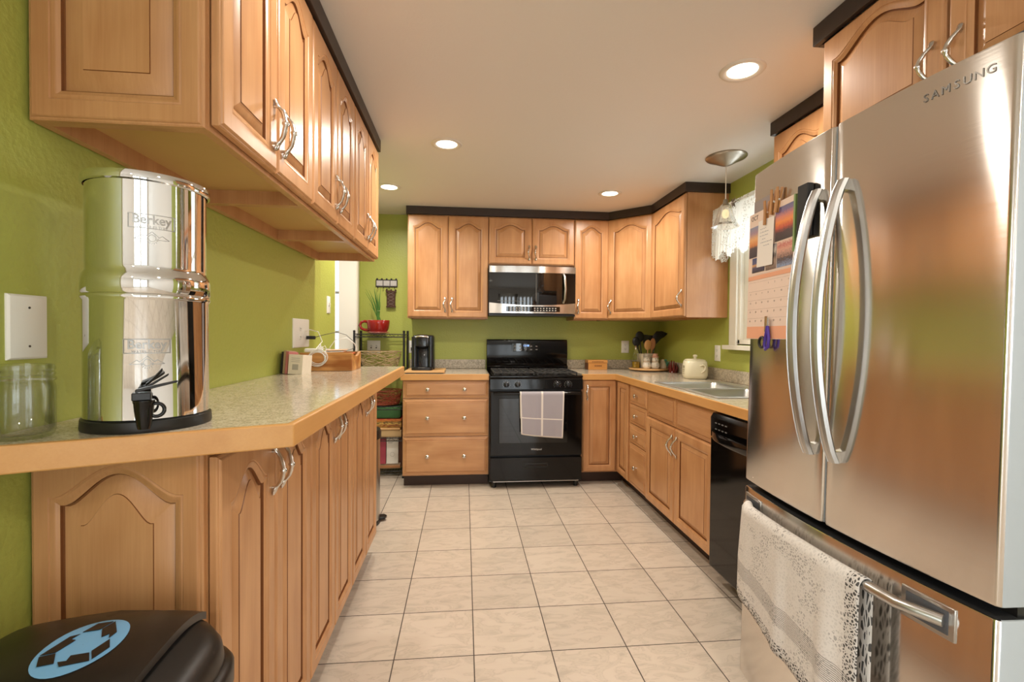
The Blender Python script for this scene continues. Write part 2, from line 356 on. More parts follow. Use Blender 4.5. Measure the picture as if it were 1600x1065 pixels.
# ------------------------------------------------------------------ cabinet doors, handles
def door_mesh(w, h, arch=.05, st=.055, top=None, name='door', mat=None, th=.0195, bev=.034):
    top = st if top is None else top
    M_ = 22
    def shape(t):
        a = abs(t)
        return 0 if a >= .9 else (.5+.5*cos(pi*a/.9))**.72
    sh = h - top - arch                      # height of the arch shoulders
    def rect(d, y):
        x0, x1, z0, z1 = d, w-d, d, h-d
        lp = [(x0, y, z0), (x1, y, z0), (x1, y, z1)]
        for k in range(1, M_):
            t = 1-2*k/M_; lp.append((w/2+t*(w/2-d), y, z1))
        return lp + [(x0, y, z1)]
    def arc(d, y):
        x0, x1, z0 = st+d, w-st-d, st+d
        lp = [(x0, y, z0), (x1, y, z0), (x1, y, sh-d)]
        for k in range(1, M_):
            t = 1-2*k/M_; lp.append((w/2+t*(w/2-st-d), y, sh-d+arch*shape(t)))
        return lp + [(x0, y, sh-d)]
    b = min(bev, (w-2*st)*.22)
    mb = MB()
    mb.loft([rect(0, 0), rect(0, -.012), rect(.0025, -.0145), rect(.005, -.015), rect(.007, -th+.0015), rect(.0095, -th),
             arc(-.011, -th), arc(-.0095, -th+.0022), arc(-.006, -th+.0012), arc(-.002, -th+.0022), arc(.001, -th+.0045), arc(.0065, -th+.0062)], True, False)
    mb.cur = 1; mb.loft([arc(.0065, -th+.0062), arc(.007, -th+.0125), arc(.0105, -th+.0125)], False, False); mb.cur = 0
    mb.loft([arc(.0105, -th+.0125), arc(.012, -th+.0115), arc(b, -th+.004)], False, False)
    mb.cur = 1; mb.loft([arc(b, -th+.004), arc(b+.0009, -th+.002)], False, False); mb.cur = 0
    mb.loft([arc(b+.0009, -th+.002)], False, True)
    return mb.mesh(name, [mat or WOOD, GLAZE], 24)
def drawer_mesh(w, h, mat=None, b=.03):
    def rect(d, y): return [(d, y, d), (w-d, y, d), (w-d, y, h-d), (d, y, h-d)]
    return MB().loft([rect(0, 0), rect(0, -.009), rect(.003, -.0115), rect(.006, -.011), rect(b-.009, -.0165), rect(b-.008, -.0135), rect(b-.0035, -.0135), rect(b-.002, -.018), rect(b, -.019)]).mesh('drawer', mat or WOODX, 20)
DC = {}
def get_door(w, h, arch, st=.055, top=None, mat=None):
    k = (round(w, 4), round(h, 4), arch, st, top, mat.name if mat else '')
    if k not in DC: DC[k] = door_mesh(w, h, arch, st, top, mat=mat)
    return DC[k]
def pull_mesh():
    mb = MB(); P = []; R = []; F = []
    for t, y, x, r, fl in ((-1, -.003, .0, .0012, .6), (-.93, -.004, .001, .005, .55), (-.84, -.006, .0025, .0068, .5), (-.72, -.009, .003, .0058, .55), (-.62, -.014, .0025, .0040, .9),
                           (-.45, -.022, .0005, .0042, 1), (-.25, -.0275, -.002, .0046, 1), (-.1, -.03, -.003, .0042, 1), (-.05, -.0305, -.003, .0062, 1), (0, -.0305, -.003, .0066, 1), (.05, -.0305, -.003, .0062, 1), (.1, -.03, -.003, .0042, 1),
                           (.25, -.0275, -.002, .0046, 1), (.45, -.022, .0005, .0042, 1), (.62, -.014, .0025, .0040, .9), (.72, -.009, .003, .0058, .55), (.84, -.006, .0025, .0068, .5), (.93, -.004, .001, .005, .55), (1, -.003, 0, .0012, .6)):
        P.append((x*2.2, y*1.05, t*.066)); R.append(r*1.32); F.append(fl)
    mb.tube(P, R, 10, flat=F, up=(0, 1, 0))
    for z in (-.046, .046): mb.cyl((.003, 0, z), (.003, -.01, z), .0042, 8)
    return mb.mesh('handle', CHROME, 50)
PULL = pull_mesh()
mb = MB(); mb.X = Matrix.Rotation(pi/2, 4, 'X')
mb.lathe([(.0001, 0), (.006, 0), (.005, .006), (.0045, .012), (.008, .015), (.0145, .019), (.016, .023), (.013, .028), (.005, .0305), (.0001, .031)], 16)
KNOB = mb.mesh('knob', CHROME, 50)
def add_door(parent, x, z, w, h, arch=.05, handle=None, st=.055, top=None, y=0, rot=0, knobs=(), mat=None):
    d = obj('door', get_door(w, h, arch, st, top, mat), parent, (x, y-.003, z), (0, 0, rot))
    if handle: obj('handle', PULL, d, (handle[0], -.0195, handle[1]))
    return d
def add_drawer(parent, x, z, w, h, knobs=1, name='drawer', b=.03):
    k = ('dr', round(w, 4), round(h, 4))
    if k not in DC: DC[k] = drawer_mesh(w, h, b=b)
    d = obj(name, DC[k], parent, (x, 0, z))
    for i in range(knobs):
        obj('knob', KNOB, d, (w*(.5 if knobs == 1 else (.285, .715)[i]), -.0185, h*.5))
    return d
def wall_box(parent, w, h, d, name='cabinet_box'):
    """box with a face frame and a bottom set up inside the skirt"""
    mb = bx((0, 0, 0), (w, .019, h), (0, .019, 0), (.016, d, h), (w-.016, .019, 0), (w, d, h), (.016, .019, h-.016), (w-.016, d, h), (.016, d-.02, 0), (w-.016, d, h-.016))
    part('bottom_panel', bx((.016, .019, .042), (w-.016, d-.02, .052)), WOODIN, parent, smooth=0)
    return part(name, mb, WOOD, parent, smooth=0)
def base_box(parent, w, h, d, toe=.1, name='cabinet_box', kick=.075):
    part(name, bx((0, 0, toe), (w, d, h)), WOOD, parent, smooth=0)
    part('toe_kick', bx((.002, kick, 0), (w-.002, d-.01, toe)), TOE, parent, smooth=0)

R90 = pi/2
# --- left wall run: three hanging cabinets
UZ0, UZ1 = 1.648, 2.264
Y0 = 1.012; UW = .585
gl = 'wall cabinets over the breakfast bar'
lab = ['maple two-door wall cabinet above the bar, nearest, with raised end panel', 'maple two-door wall cabinet above the bar, middle of the three', 'maple two-door wall cabinet above the bar, furthest from the camera']
ud = .318
for k in range(3):
    t = thing('wall_cabinet', lab[k], 'cabinet', (-.507, Y0+UW*k, UZ0), R90, gl)
    wall_box(t, UW-.001, UZ1-UZ0, ud)
    dw = UW/2-.004; dh = UZ1-UZ0-.02
    add_door(t, .0025, .012, dw, dh, .05, (dw-.028, .115))
    add_door(t, UW/2+.001, .012, dw, dh, .05, (.028, .115))
    if k == 0:
        obj('end_panel', door_mesh(ud-.004, UZ1-UZ0, 0.0, .05, name='end_panel', bev=.05), t, (0, ud-.002, 0), (0, 0, -R90), label='raised rectangular end panel')
# --- left wall run: three shallow base cabinets under the bar
LZ = 1.018
lab = ['maple two-door base cabinet under the bar, nearest, with arched end panel', 'maple two-door base cabinet under the bar, middle of the three', 'maple two-door base cabinet under the bar, furthest from the camera']
for k in range(3):
    t = thing('bar_base_cabinet', lab[k], 'cabinet', (-.512, Y0+UW*k, 0), R90, 'base cabinets under the breakfast bar')
    base_box(t, UW-.001, LZ, .314)
    dw = UW/2-.004; dh = LZ-.1-.03
    add_door(t, .0025, .108, dw, dh, .06, (dw-.028, dh-.1))
    add_door(t, UW/2+.001, .108, dw, dh, .06, (.028, dh-.1))
    if k == 0:
        obj('end_panel', door_mesh(.312, LZ-.1, .06, .045, name='end_panel', top=.04, bev=.045), t, (0, .313, .1), (0, 0, -R90), label='raised end panel with an arched top')
# --- bar top
t = thing('bar_counter', 'raised speckled laminate breakfast bar top with wooden edge', 'countertop', (0, 0, LZ))
YE = 2.72
poly = [(-.828, .828), (-.362, 1.03), (-.348, YE), (-.828, YE)]
part('slab', MB().prism(poly, .001, .043), LAM, t, smooth=0)
part('edge_band', MB().loft([[(-.829, .812, z), (-.829, .8265, z), (-.3625, 1.0285, z), (-.3495, YE, z), (-.333, YE, z), (-.346, 1.016, z)] for z in (-.004, .0435)]), EDGEY, t, smooth=0, bevel=.003)

# --- back wall uppers
YU = 4.162; HB = 2.264
gb = 'wall cabinets on the back wall'
def upper(label, x0, x1, z0, doors, group=gb, handles=None, z1=HB):
    t = thing('wall_cabinet', label, 'cabinet', (x0, YU+.0195, z0), 0, group)
    wd = x1-x0; wall_box(t, wd-.001, z1-z0, YW-YU-.021)
    dw = wd/doors-.004; dh = z1-z0-.016
    for k in range(doors):
        hx = (dw-.028 if k == 0 else .028) if doors == 2 else .028
        add_door(t, .002+k*wd/doors, .008, dw, dh, .048 if dh > .6 else .042, (hx, .11 if dh > .6 else .1))
    return t
upper('tall maple two-door wall cabinet left of the microwave', -.488, .203, 1.376, 2)
upper('short maple two-door wall cabinet directly above the microwave', .205, .962, 1.846, 2)
upper('narrow single-door maple wall cabinet right of the microwave', .965, 1.272, 1.376, 1)
# diagonal corner
t = thing('wall_cabinet', 'diagonal single-door maple wall cabinet in the room corner', 'cabinet', (1.275, YU+.0195, 1.376), 0, gb)
xe, ye = 1.572-1.275, 3.885-(YU+.0195)
part('cabinet_box', MB().prism([(0, 0), (0, YW-YU-.021), (XR-1.277, YW-YU-.021), (XR-1.277, ye), (xe, ye)], 0, HB-1.376), WOOD, t, smooth=0)
dl = sqrt(xe*xe+ye*ye); an = math.atan2(ye, xe)
add_door(t, 0+.004*cos(an), .008, dl-.008, HB-1.376-.016, .048, (.03, .11), y=.004*sin(an), rot=an)
# right wall beside the corner
t = thing('wall_cabinet', 'single-door maple wall cabinet beside the window with plain pale side', 'cabinet', (1.553+.0195, 3.882, 1.376), -R90, gb)
wall_box(t, 3.882-3.274, HB-1.376, XR-1.575)
add_door(t, .002, .008, 3.882-3.274-.004, HB-1.376-.016, .048, (3.882-3.274-.035, .13))
# right of the window
t = thing('wall_cabinet', 'two-door maple wall cabinet between the window and the refrigerator', 'cabinet', (1.5725, 2.3, 1.376), -R90, gb)
wall_box(t, .728, HB-1.376, XR-1.575)
add_door(t, .002, .008, .36, HB-1.376-.016, .048, (.332, .11)); add_door(t, .366, .008, .36, HB-1.376-.016, .048, (.028, .11))
# above the refrigerator
t = thing('wall_cabinet', 'deep two-door maple cabinet over the refrigerator', 'cabinet', (1.245, 1.568, 1.85), -R90, gb)
wall_box(t, .9, HB-1.85, XR-1.248)
add_door(t, .016, .008, .425, HB-1.85-.014, .055, (.392, .105), top=.04); add_door(t, .448, .008, .425, HB-1.85-.014, .055, (.033, .105), top=.04)
# --- dark trim boards on top of the cabinets
TZ0, TZ1 = HB+.0005, ZC-.001
struct('trim_2', bx((-.495, .975, TZ0), (-.476, 2.775, TZ1), (-.828, .975, TZ0), (-.495, .99, TZ1)), DARKTRIM, bevel=.002)
o45 = .0135
struct('trim_3', MB().loft([[(-.5, YW, z), (-.5, YU-.006, z), (1.268, YU-.006, z), (1.548, 3.878, z), (1.548, 3.258, z), (XR, 3.258, z), (XR, 3.272, z), (1.566, 3.272, z), (1.566, 3.886, z), (1.276, YU+.012, z), (-.482, YU+.012, z), (-.482, YW, z)] for z in (TZ0, TZ1)]), DARKTRIM)
struct('trim_4', bx((1.545, 1.57, TZ0), (1.563, 2.315, TZ1), (1.563, 2.3, TZ0), (XR, 2.315, TZ1)), DARKTRIM, bevel=.002)
struct('trim_5', bx((1.213, .62, TZ0), (1.232, 1.588, TZ1), (1.232, 1.569, TZ0), (XR, 1.588, TZ1)), DARKTRIM, bevel=.002)

# --- base cabinets on the back wall
BZ = .878; CT = .92
YF = 3.889
t = thing('drawer_cabinet', 'maple base cabinet of three wide drawers left of the range', 'cabinet', (-.488, YF, 0), 0, 'base cabinets along the back and right walls')
base_box(t, .69, BZ, YW-YF-.002)
add_drawer(t, .004, .725, .682, .145, 2); add_drawer(t, .004, .418, .682, .302, 2); add_drawer(t, .004, .108, .682, .305, 2)
# corner cabinet with a folding door
t = thing('corner_cabinet', 'maple corner base cabinet with two doors meeting in the corner', 'cabinet', (.968, YF, 0), 0, 'base cabinets along the back and right walls')
xi = 1.284-.968
part('cabinet_box', MB().prism([(0, 0), (0, YW-YF-.002), (XR-.97, YW-YF-.002), (XR-.97, 3.578-YF), (xi, 3.578-YF), (xi, 0)], .1, BZ), WOOD, t, smooth=0)
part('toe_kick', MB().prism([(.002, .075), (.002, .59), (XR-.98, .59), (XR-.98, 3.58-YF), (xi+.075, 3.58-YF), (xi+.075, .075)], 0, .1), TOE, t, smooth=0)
add_door(t, .012, .108, xi-.034, .762, .0, (.03, .66), st=.05)
add_door(t, xi, .108, .262, .762, .0, None, st=.05, y=-.024, rot=-R90)
# right wall bases (local x runs towards the camera)
XF = 1.284
gr = 'base cabinets along the back and right walls'
t = thing('drawer_cabinet', 'narrow maple base cabinet of four small drawers near the corner', 'cabinet', (XF, 3.576, 0), -R90, gr)
base_box(t, .355, BZ, XR-XF-.002)
for z, h in ((.725, .145), (.575, .145), (.428, .142), (.108, .315)): add_drawer(t, .004, z, .347, h, 1)
t = thing('sink_cabinet', 'maple sink base cabinet with two doors below false fronts', 'cabinet', (XF, 3.22, 0), -R90, gr)
base_box(t, .914, .69, XR-XF-.002)
part('face_frame', bx((0, 0, .69), (.914, .02, BZ)), WOOD, t, smooth=0)
add_drawer(t, .004, .69, .45, .18, 0, 'false_front'); add_drawer(t, .46, .69, .45, .18, 0, 'false_front')
add_door(t, .004, .108, .45, .577, .0, (.422, .47), st=.055); add_door(t, .46, .108, .45, .577, .0, (.03, .47), st=.055)

# --- countertops
t = thing('countertop', 'short speckled countertop left of the range', 'countertop', (-.5, 3.872, BZ))
part('slab', bx((0, 0, .001), (.698, YW-3.872-.001, CT-BZ)), LAM, t, smooth=0)
part('edge_band', bx((-.002, -.016, -.006), (.699, 0, CT-BZ)), EDGE, t, smooth=0, bevel=.002)

t = thing('countertop', 'L-shaped speckled countertop around the sink with wooden edge', 'countertop', (0, 0, BZ))
SX0, SX1, SY0, SY1 = 1.318, 1.795, 2.37, 3.17
part('slab', bx((.967, 3.872, .001), (XR-.001, YW-.001, .042), (1.262, SY1, .001), (XR-.001, 3.872, .042), (1.262, 1.66, .001), (XR-.001, SY0, .042), (1.262, SY0, .001), (SX0, SY1, .042), (SX1, SY0, .001), (XR-.001, SY1, .042)), LAM, t, smooth=0)
part('edge_band', MB().loft([[(.967, 3.872, z), (.967, 3.856, z), (1.246, 3.856, z), (1.246, 1.66, z), (1.262, 1.66, z), (1.262, 3.872, z)] for z in (-.006, .042)]), EDGEY, t, smooth=0, bevel=.002)
for lb, a, b in (('speckled backsplash strip behind the coffee maker, left of the range', (-.5, YW-.02, 0), (.198, YW-.001, .085)), ('speckled backsplash strip along the back wall right of the range', (.967, YW-.02, 0), (XR-.021, YW-.001, .085)), ('speckled backsplash strip along the right wall under the window', (XR-.02, 1.66, 0), (XR-.001, YW-.001, .085))):
    tag(part('backsplash', bx(a, b), SPLASH, None, (0, 0, CT+.0005), smooth=0, bevel=.003), lb, 'backsplash', 'backsplash strips')

# --- sink
SS = plain('sink_steel', 'd3d4d2', .36, 1)
t = thing('kitchen_sink', 'double-bowl stainless steel sink set into the right countertop', 'sink', (SX0, SY0, CT))
W_, L_ = SX1-SX0, SY1-SY0
def rr(x0, y0, x1, y1, r, z, n=5):
    lp = []
    for cx, cy, a in ((x1-r, y1-r, 0), (x0+r, y1-r, pi/2), (x0+r, y0+r, pi), (x1-r, y0+r, 1.5*pi)):
        for k in range(n+1): lp.append((cx+r*cos(a+pi/2*k/n), cy+r*sin(a+pi/2*k/n), z))
    return lp
mb = MB()
mid = L_/2
mb.box((-.012, -.012, .0005), (W_+.012, .022, .006)); mb.box((-.012, L_-.022, .0005), (W_+.012, L_+.012, .006)); mb.box((-.012, .022, .0005), (.022, L_-.022, .006)); mb.box((W_-.07, .022, .0005), (W_+.012, L_-.022, .006)); mb.box((.022, mid-.014, .0005), (W_-.07, mid+.014, .006))
part('rim', mb, SS, t, smooth=0, bevel=.002)
for a, b in ((.02, mid-.012), (mid+.012, L_-.02)):
    mb = MB(); mb.loft([rr(.02, a, W_-.068, b, .03, .003), rr(.024, a+.004, W_-.072, b-.004, .04, -.012), rr(.035, a+.014, W_-.085, b-.014, .05, -.165), rr(.06, a+.04, W_-.11, b-.04, .04, -.175)], False, True)
    bo = part('bowl', mb, SS, t, smooth=60)
    part('drain', MB().lathe([(.001, 0), (.035, .001), (.04, .004), (.043, .001)], 20), CHROME, bo, ((W_-.05)/2, (a+b)/2, -.1748))

# ------------------------------------------------------------------ range
t = thing('gas_range', 'black gas range with oven between the back base cabinets', 'range', (.205, 3.82, 0))
RW = .757
part('body', bx((0, .03, .045), (RW, .655, .893)), BLACKP, t, smooth=0, bevel=.004)
mb = MB(); mb.box((-.004, .0, .893), (RW+.004, .655, .912)); part('cooktop', mb, BLACKG, t, smooth=0, bevel=.006)
mb = MB(); mb.loft([[(.0, .56, z0) for z0 in ()] or [(0, y, z) for y, z in ((.575, .912), (.565, .95), (.6, .965), (.585, 1.06), (.6, 1.185), (.61, 1.195), (.655, 1.195), (.655, .912))],
                    [(RW, y, z) for y, z in ((.575, .912), (.565, .95), (.6, .965), (.585, 1.06), (.6, 1.185), (.61, 1.195), (.655, 1.195), (.655, .912))]])
bk = part('backguard', mb, BLACKG, t, smooth=25, bevel=.004)
dp = part('display', bx((.235, .573, 1.085), (.495, .592, 1.16)), BLACKGLASS, bk, smooth=0, bevel=.002)
part('clock_digits', MB().add(text_mesh('12:08', .026, .0004), Matrix.Translation((.365, .5725, 1.138)) @ TX), emit('clock_blue', '9fc4ff', 1.6), bk, smooth=0)
mb = MB()
for i in range(5):
    for j in range(2):
        if 1 < i < 3 and j: continue
        mb.box((.252+.05*i, .5722, 1.098+.03*j), (.27+.05*i, .573, 1.108+.03*j))
part('buttons', mb, plain('panel_print', '8d8a88', .5), bk, smooth=0)
# griddle and grates
mb = MB()
for gx in (.035, .392):
    for i in range(6): mb.box((gx+.065*i, .06, .921), (gx+.065*i+.01, .54, .935))
    for y in (.06, .215, .375, .53): mb.box((gx, y, .924), (gx+.335, y+.011, .933))
    for x in (gx, gx+.325):
        for y in (.06, .53): mb.box((x, y, .912), (x+.01, y+.011, .924))
g = part('grates', mb, IRON, t, smooth=0, bevel=.0015)
for bxx, byy in ((.2, .17), (.2, .43), (.555, .17), (.555, .43)):
    part('burner', MB().lathe([(.0001, .912), (.045, .912), (.045, .917), (.03, .919), (.03, .925), (.0001, .926)], 20), IRON, t, (bxx, byy, 0), smooth=40)
mb = bx((.3, -.004, .9), (.45, .0, .911)); 
mb = MB(); mb.loft([[(0, y, z) for y, z in ((.03, .893), (.006, .893), (-.003, .882), (-.012, .80), (.03, .80))], [(RW, y, z) for y, z in ((.03, .893), (.006, .893), (-.003, .882), (-.012, .80), (.03, .80))]])
cp = part('control_panel', mb, BLACKG, t, smooth=25, bevel=.003)
kn = plain('knob_black', '17171a', .25)
for x in (.132, .222, .545, .635):
    mb = MB(); mb.X = Matrix.Translation((x, -.008, .84)) @ Matrix.Rotation(radians(84), 4, 'X')
    mb.lathe([(.0001, 0), (.022, 0), (.022, .006), (.018, .009), (.0165, .026), (.014, .028), (.0001, .028)], 22); mb.box((-.003, -.016, .028), (.003, .016, .034))
    part('control_knob', mb, kn, cp, smooth=40)
mb = MB()
for x in (.132, .222, .545, .635):
    for k in range(10):
        a = -pi*.2+k*pi*1.4/9; mb.box((x+.03*cos(a)-.0012, -.0125, .84+.03*sin(a)-.0012), (x+.03*cos(a)+.0012, -.0085, .84+.03*sin(a)+.0012))
part('dial_marks', mb, plain('dial_print', 'b9b5b0', .5), cp, smooth=0)
dr = part('oven_door', bx((.004, -.012, .268), (RW-.004, .03, .785)), BLACKG, t, smooth=0, bevel=.006)
part('window', bx((.075, -.0145, .37), (RW-.125, -.011, .73)), BLACKGLASS, dr, smooth=0, bevel=.002)
mb = MB(); mb.tube([(.03, -.045, .772), (RW-.03, -.045, .772)], .012, 12); mb.box((.03, -.045, .762), (.055, -.01, .782)); mb.box((RW-.055, -.045, .762), (RW-.03, -.01, .782))
part('handle', mb, BLACKG, dr, smooth=40)
part('maker_mark', MB().add(text_mesh('Whirlpool', .021, .0005), Matrix.Translation((RW/2, -.0125, .318)) @ TX), plain('mark_silver', 'd6d2cb', .3, .6), dr, smooth=0)
dw_ = part('storage_drawer', bx((.004, -.012, .065), (RW-.004, .03, .252)), BLACKG, t, smooth=0, bevel=.005)
mb = bx((.28, -.0165, .2), (.475, -.011, .207), (.28, -.0165, .172), (.475, -.011, .177), (.28, -.0165, .172), (.286, -.011, .207), (.469, -.0165, .172), (.475, -.011, .207))
part('drawer_pull', mb, BLACKP, dw_, smooth=0, bevel=.001)
part('trim_strip', bx((.03, -.014, .058), (RW-.03, .01, .064)), STEELD, t, smooth=0)
for x in (.04, RW-.04):
    for y in (.05, .6): part('foot', MB().cyl((x, y, 0), (x, y, .05), .019, 14), BLACKP, t)

# dish towel on the range handle
def towel_mat():
    mt, nt, b = newmat('pale_checked_cotton'); L = nt.links.new; b.inputs['Roughness'].default_value = .95; b.inputs['Specular IOR Level'].default_value = .1
    uv = N(nt, 'ShaderNodeUVMap'); uv.uv_map = 'UVMap'; s = N(nt, 'ShaderNodeSeparateXYZ'); L(uv.outputs[0], s.inputs[0])
    def band(o, c, wd):
        a = N(nt, 'ShaderNodeMath', operation='SUBTRACT'); a.inputs[1].default_value = c; L(o, a.inputs[0])
        ab = N(nt, 'ShaderNodeMath', operation='ABSOLUTE'); L(a.outputs[0], ab.inputs[0])
        g = N(nt, 'ShaderNodeMath', operation='LESS_THAN'); g.inputs[1].default_value = wd; L(ab.outputs[0], g.inputs[0]); return g.outputs[0]
    acc = None
    for o, c, wd in ((s.outputs[0], .5, .022), (s.outputs[1], .42, .012), (s.outputs[0], 0, .03), (s.outputs[0], 1, .03), (s.outputs[1], 0, .03)):
        g = band(o, c, wd)
        if acc is None: acc = g
        else:
            m_ = N(nt, 'ShaderNodeMath', operation='MAXIMUM'); L(acc, m_.inputs[0]); L(g, m_.inputs[1]); acc = m_.outputs[0]
    wv = N(nt, 'ShaderNodeTexWave'); wv.inputs['Scale'].default_value = 22; wv.inputs['Distortion'].default_value = 1; L(uv.outputs[0], wv.inputs['Vector'])
    m0 = N(nt, 'ShaderNodeMix', data_type='RGBA'); m0.inputs[6].default_value = lin('938d94'); m0.inputs[7].default_value = lin('b3acb0'); L(wv.outputs['Fac'], m0.inputs[0])
    m1 = N(nt, 'ShaderNodeMix', data_type='RGBA'); L(acc, m1.inputs[0]); L(m0.outputs[2], m1.inputs[6]); m1.inputs[7].default_value = lin('dcd3cb'); L(m1.outputs[2], b.inputs['Base Color'])
    return mt
def drape(name, mat, hang_front, hang_back, x0, x1, r, amp, waves, ang=1.0, thick=.003, skew=None, flare=0.0, ph=0):
    """cloth over a bar along local x at the origin: front hangs at -y"""
    nx = 48; prof = []
    nf = 26
    for j in range(nf+1): prof.append((-r, -hang_front*(1-j/nf), 0))
    for j in range(1, 9): a = pi-pi*j/8; prof.append((r*cos(a), r*sin(a), 1))
    for j in range(1, 15): prof.append((r, -hang_back*j/14, 2))
    mb = MB(); ids = []; UV = []
    tot = len(prof)-1
    for j, (y, z, s_) in enumerate(prof):
        row = []
        for i in range(nx+1):
            u = i/nx; x = x0+(x1-x0)*u
            dpt = max(0, -z)/max(hang_front, .01)
            off = amp*min(1, dpt*1.6+.1)*(sin(waves*2*pi*u+ph)+.4*sin(waves*4.7*pi*u+1+ph))
            zz = z
            if s_ == 0 and skew: zz = z*(1+skew(u))
            xx = x+(u-.5)*flare*dpt
            row.append(mb.vert((xx, y-(abs(off)*.5+off*.5+amp*.2)*(1 if s_ == 0 else -.2 if s_ == 2 else 0), zz))); UV.append((u, j/nf if s_ == 0 else 1+.3*(j-nf)/nf))
        ids.append(row)
    for a, b in zip(ids, ids[1:]):
        for i in range(nx): mb.face((a[i], a[i+1], b[i+1], b[i]))
    me = bpy.data.meshes.new(name); me.from_pydata([tuple(v) for v in mb.v], [], mb.f); me.materials.append(mat)
    uvl = me.uv_layers.new(name='UVMap')
    for lp in me.loops: uvl.data[lp.index].uv = UV[lp.vertex_index]
    me.shade_smooth(); me.update()
    o = bpy.data.objects.new(name, me); COL.objects.link(o)
    md = o.modifiers.new('thickness', 'SOLIDIFY'); md.thickness = thick; md.offset = 0
    return o
o = drape('dish_towel', towel_mat(), .345, .2, -.178, .178, .0155, .007, 1.3, skew=lambda u: -.03*math.cos(3*u)-.04*(1-u)**6, flare=-.02)
o.location = (.205+.415, 3.775, .772)
tag(o, 'pale checked dish towel hanging on the oven door handle', 'towel')

# ------------------------------------------------------------------ microwave
t = thing('microwave', 'stainless over-the-range microwave with black glass door', 'microwave', (.208, 4.085, 1.416))
MW, MH = .748, .41
uvx = lambda c: (c.z, c.x)
part('body', bx((0, .03, .0), (MW, YW-4.085-.002, MH)), DARKGREY, t, smooth=0, bevel=.004)
def bowed(x0, x1, z0f, z1f, y, b, n=20, th=.03):
    mb = MB(); lo = []
    for k in range(n+1):
        x = x0+(x1-x0)*k/n; q = 1-((x-MW/2)/(MW/2))**2; yy = y-b*q
        lo.append([(x, yy, z0f(x)), (x, yy, z1f(x)), (x, y+th, z1f(x)), (x, y+th, z0f(x))])
    return mb.loft(lo)
q = lambda x: 1-((x-MW/2)/(MW/2))**2
dr = part('door', bowed(0, MW, lambda x: .098-.02*q(x), lambda x: .355, 0, .018), BLACKGLASS, t, smooth=30)
part('top_band', bowed(0, MW, lambda x: .355, lambda x: MH, -.003, .02), STEEL, t, smooth=30, uvf=uvx)
pn = part('control_strip', bowed(0, MW, lambda x: .008, lambda x: .098-.02*q(x), -.003, .02), STEEL, t, smooth=30, uvf=uvx)
part('button_panel', bowed(.145, .61, lambda x: .022, lambda x: .066, -.005, .02, th=.004), BLACKGLASS, pn, smooth=30)
mb = MB()
for i in range(16):
    if i in (6, 7): continue
    for j in range(2): 
        x = .175+.026*i; mb.box((x, -.0056-.02*q(x), .029+.018*j), (x+.013, -.0042-.02*q(x), .037+.018*j))
part('buttons', mb, plain('panel_print2', 'b7b2ab', .5), pn, smooth=0)
part('window_frame', bx((.07, -.0175, .11), (.405, -.012, .113), (.4, -.0185, .11), (.404, -.012, .345)), plain('glass_print', '6a655f', .3), dr, smooth=0)
mb = MB(); mb.tube([(.64, -.014, .1), (.648, -.035, .13), (.652, -.045, .22), (.648, -.035, .32), (.64, -.014, .35)], .011, 10, flat=.7)
part('handle', mb, STEELD, dr, smooth=50)
part('vent_grille', bx((.0, .01, -.014), (MW, .3, 0)), BLACKP, t, smooth=0)

# ------------------------------------------------------------------ dishwasher
t = thing('dishwasher', 'black dishwasher with curved handle between sink cabinet and refrigerator', 'dishwasher', (1.262, 2.297, 0), -R90)
part('body', bx((.004, .03, .09), (.606, .59, .866)), DARKGREY, t, smooth=0)
part('toe_kick', bx((.004, .08, 0), (.606, .5, .09)), BLACKP, t, smooth=0)
dr = part('door', bx((.004, -.024, .09), (.606, .03, .74)), BLACKG, t, smooth=0, bevel=.005)
cp = part('control_panel', MB().loft([[(x, y, z) for y, z in ((.03, .742), (-.024, .742), (-.026, .84), (-.012, .862), (.03, .862))] for x in (.004, .606)]), BLACKG, t, smooth=20, bevel=.003)
mb = MB()
for i in range(4):
    for j in range(2): mb.box((.05+.03*i, -.0268, .785+.03*j), (.066+.03*i, -.0252, .79+.03*j))
part('buttons', mb, plain('panel_print3', '6f6c6a', .5), cp, smooth=0)
part('vent', bx((.2, .0, .8622), (.56, .02, .866)), BLACKP, cp, smooth=0)
lo = []
for k in range(17):
    x = .03+.55*k/16; y = -.026-.042*sin(pi*k/16)**.6
    lo.append([(x, y, .735), (x, y-.006, .745), (x, y-.004, .775), (x, y+.006, .778), (x, y+.008, .74)])
part('handle', MB().loft(lo), BLACKG, dr, smooth=40)
part('maker_mark', MB().add(text_mesh('Whirlpool', .02, .0004), Matrix.Translation((.4, -.0245, .17)) @ TX), plain('mark_silver', 'd6d2cb', .3, .6), dr, smooth=0)

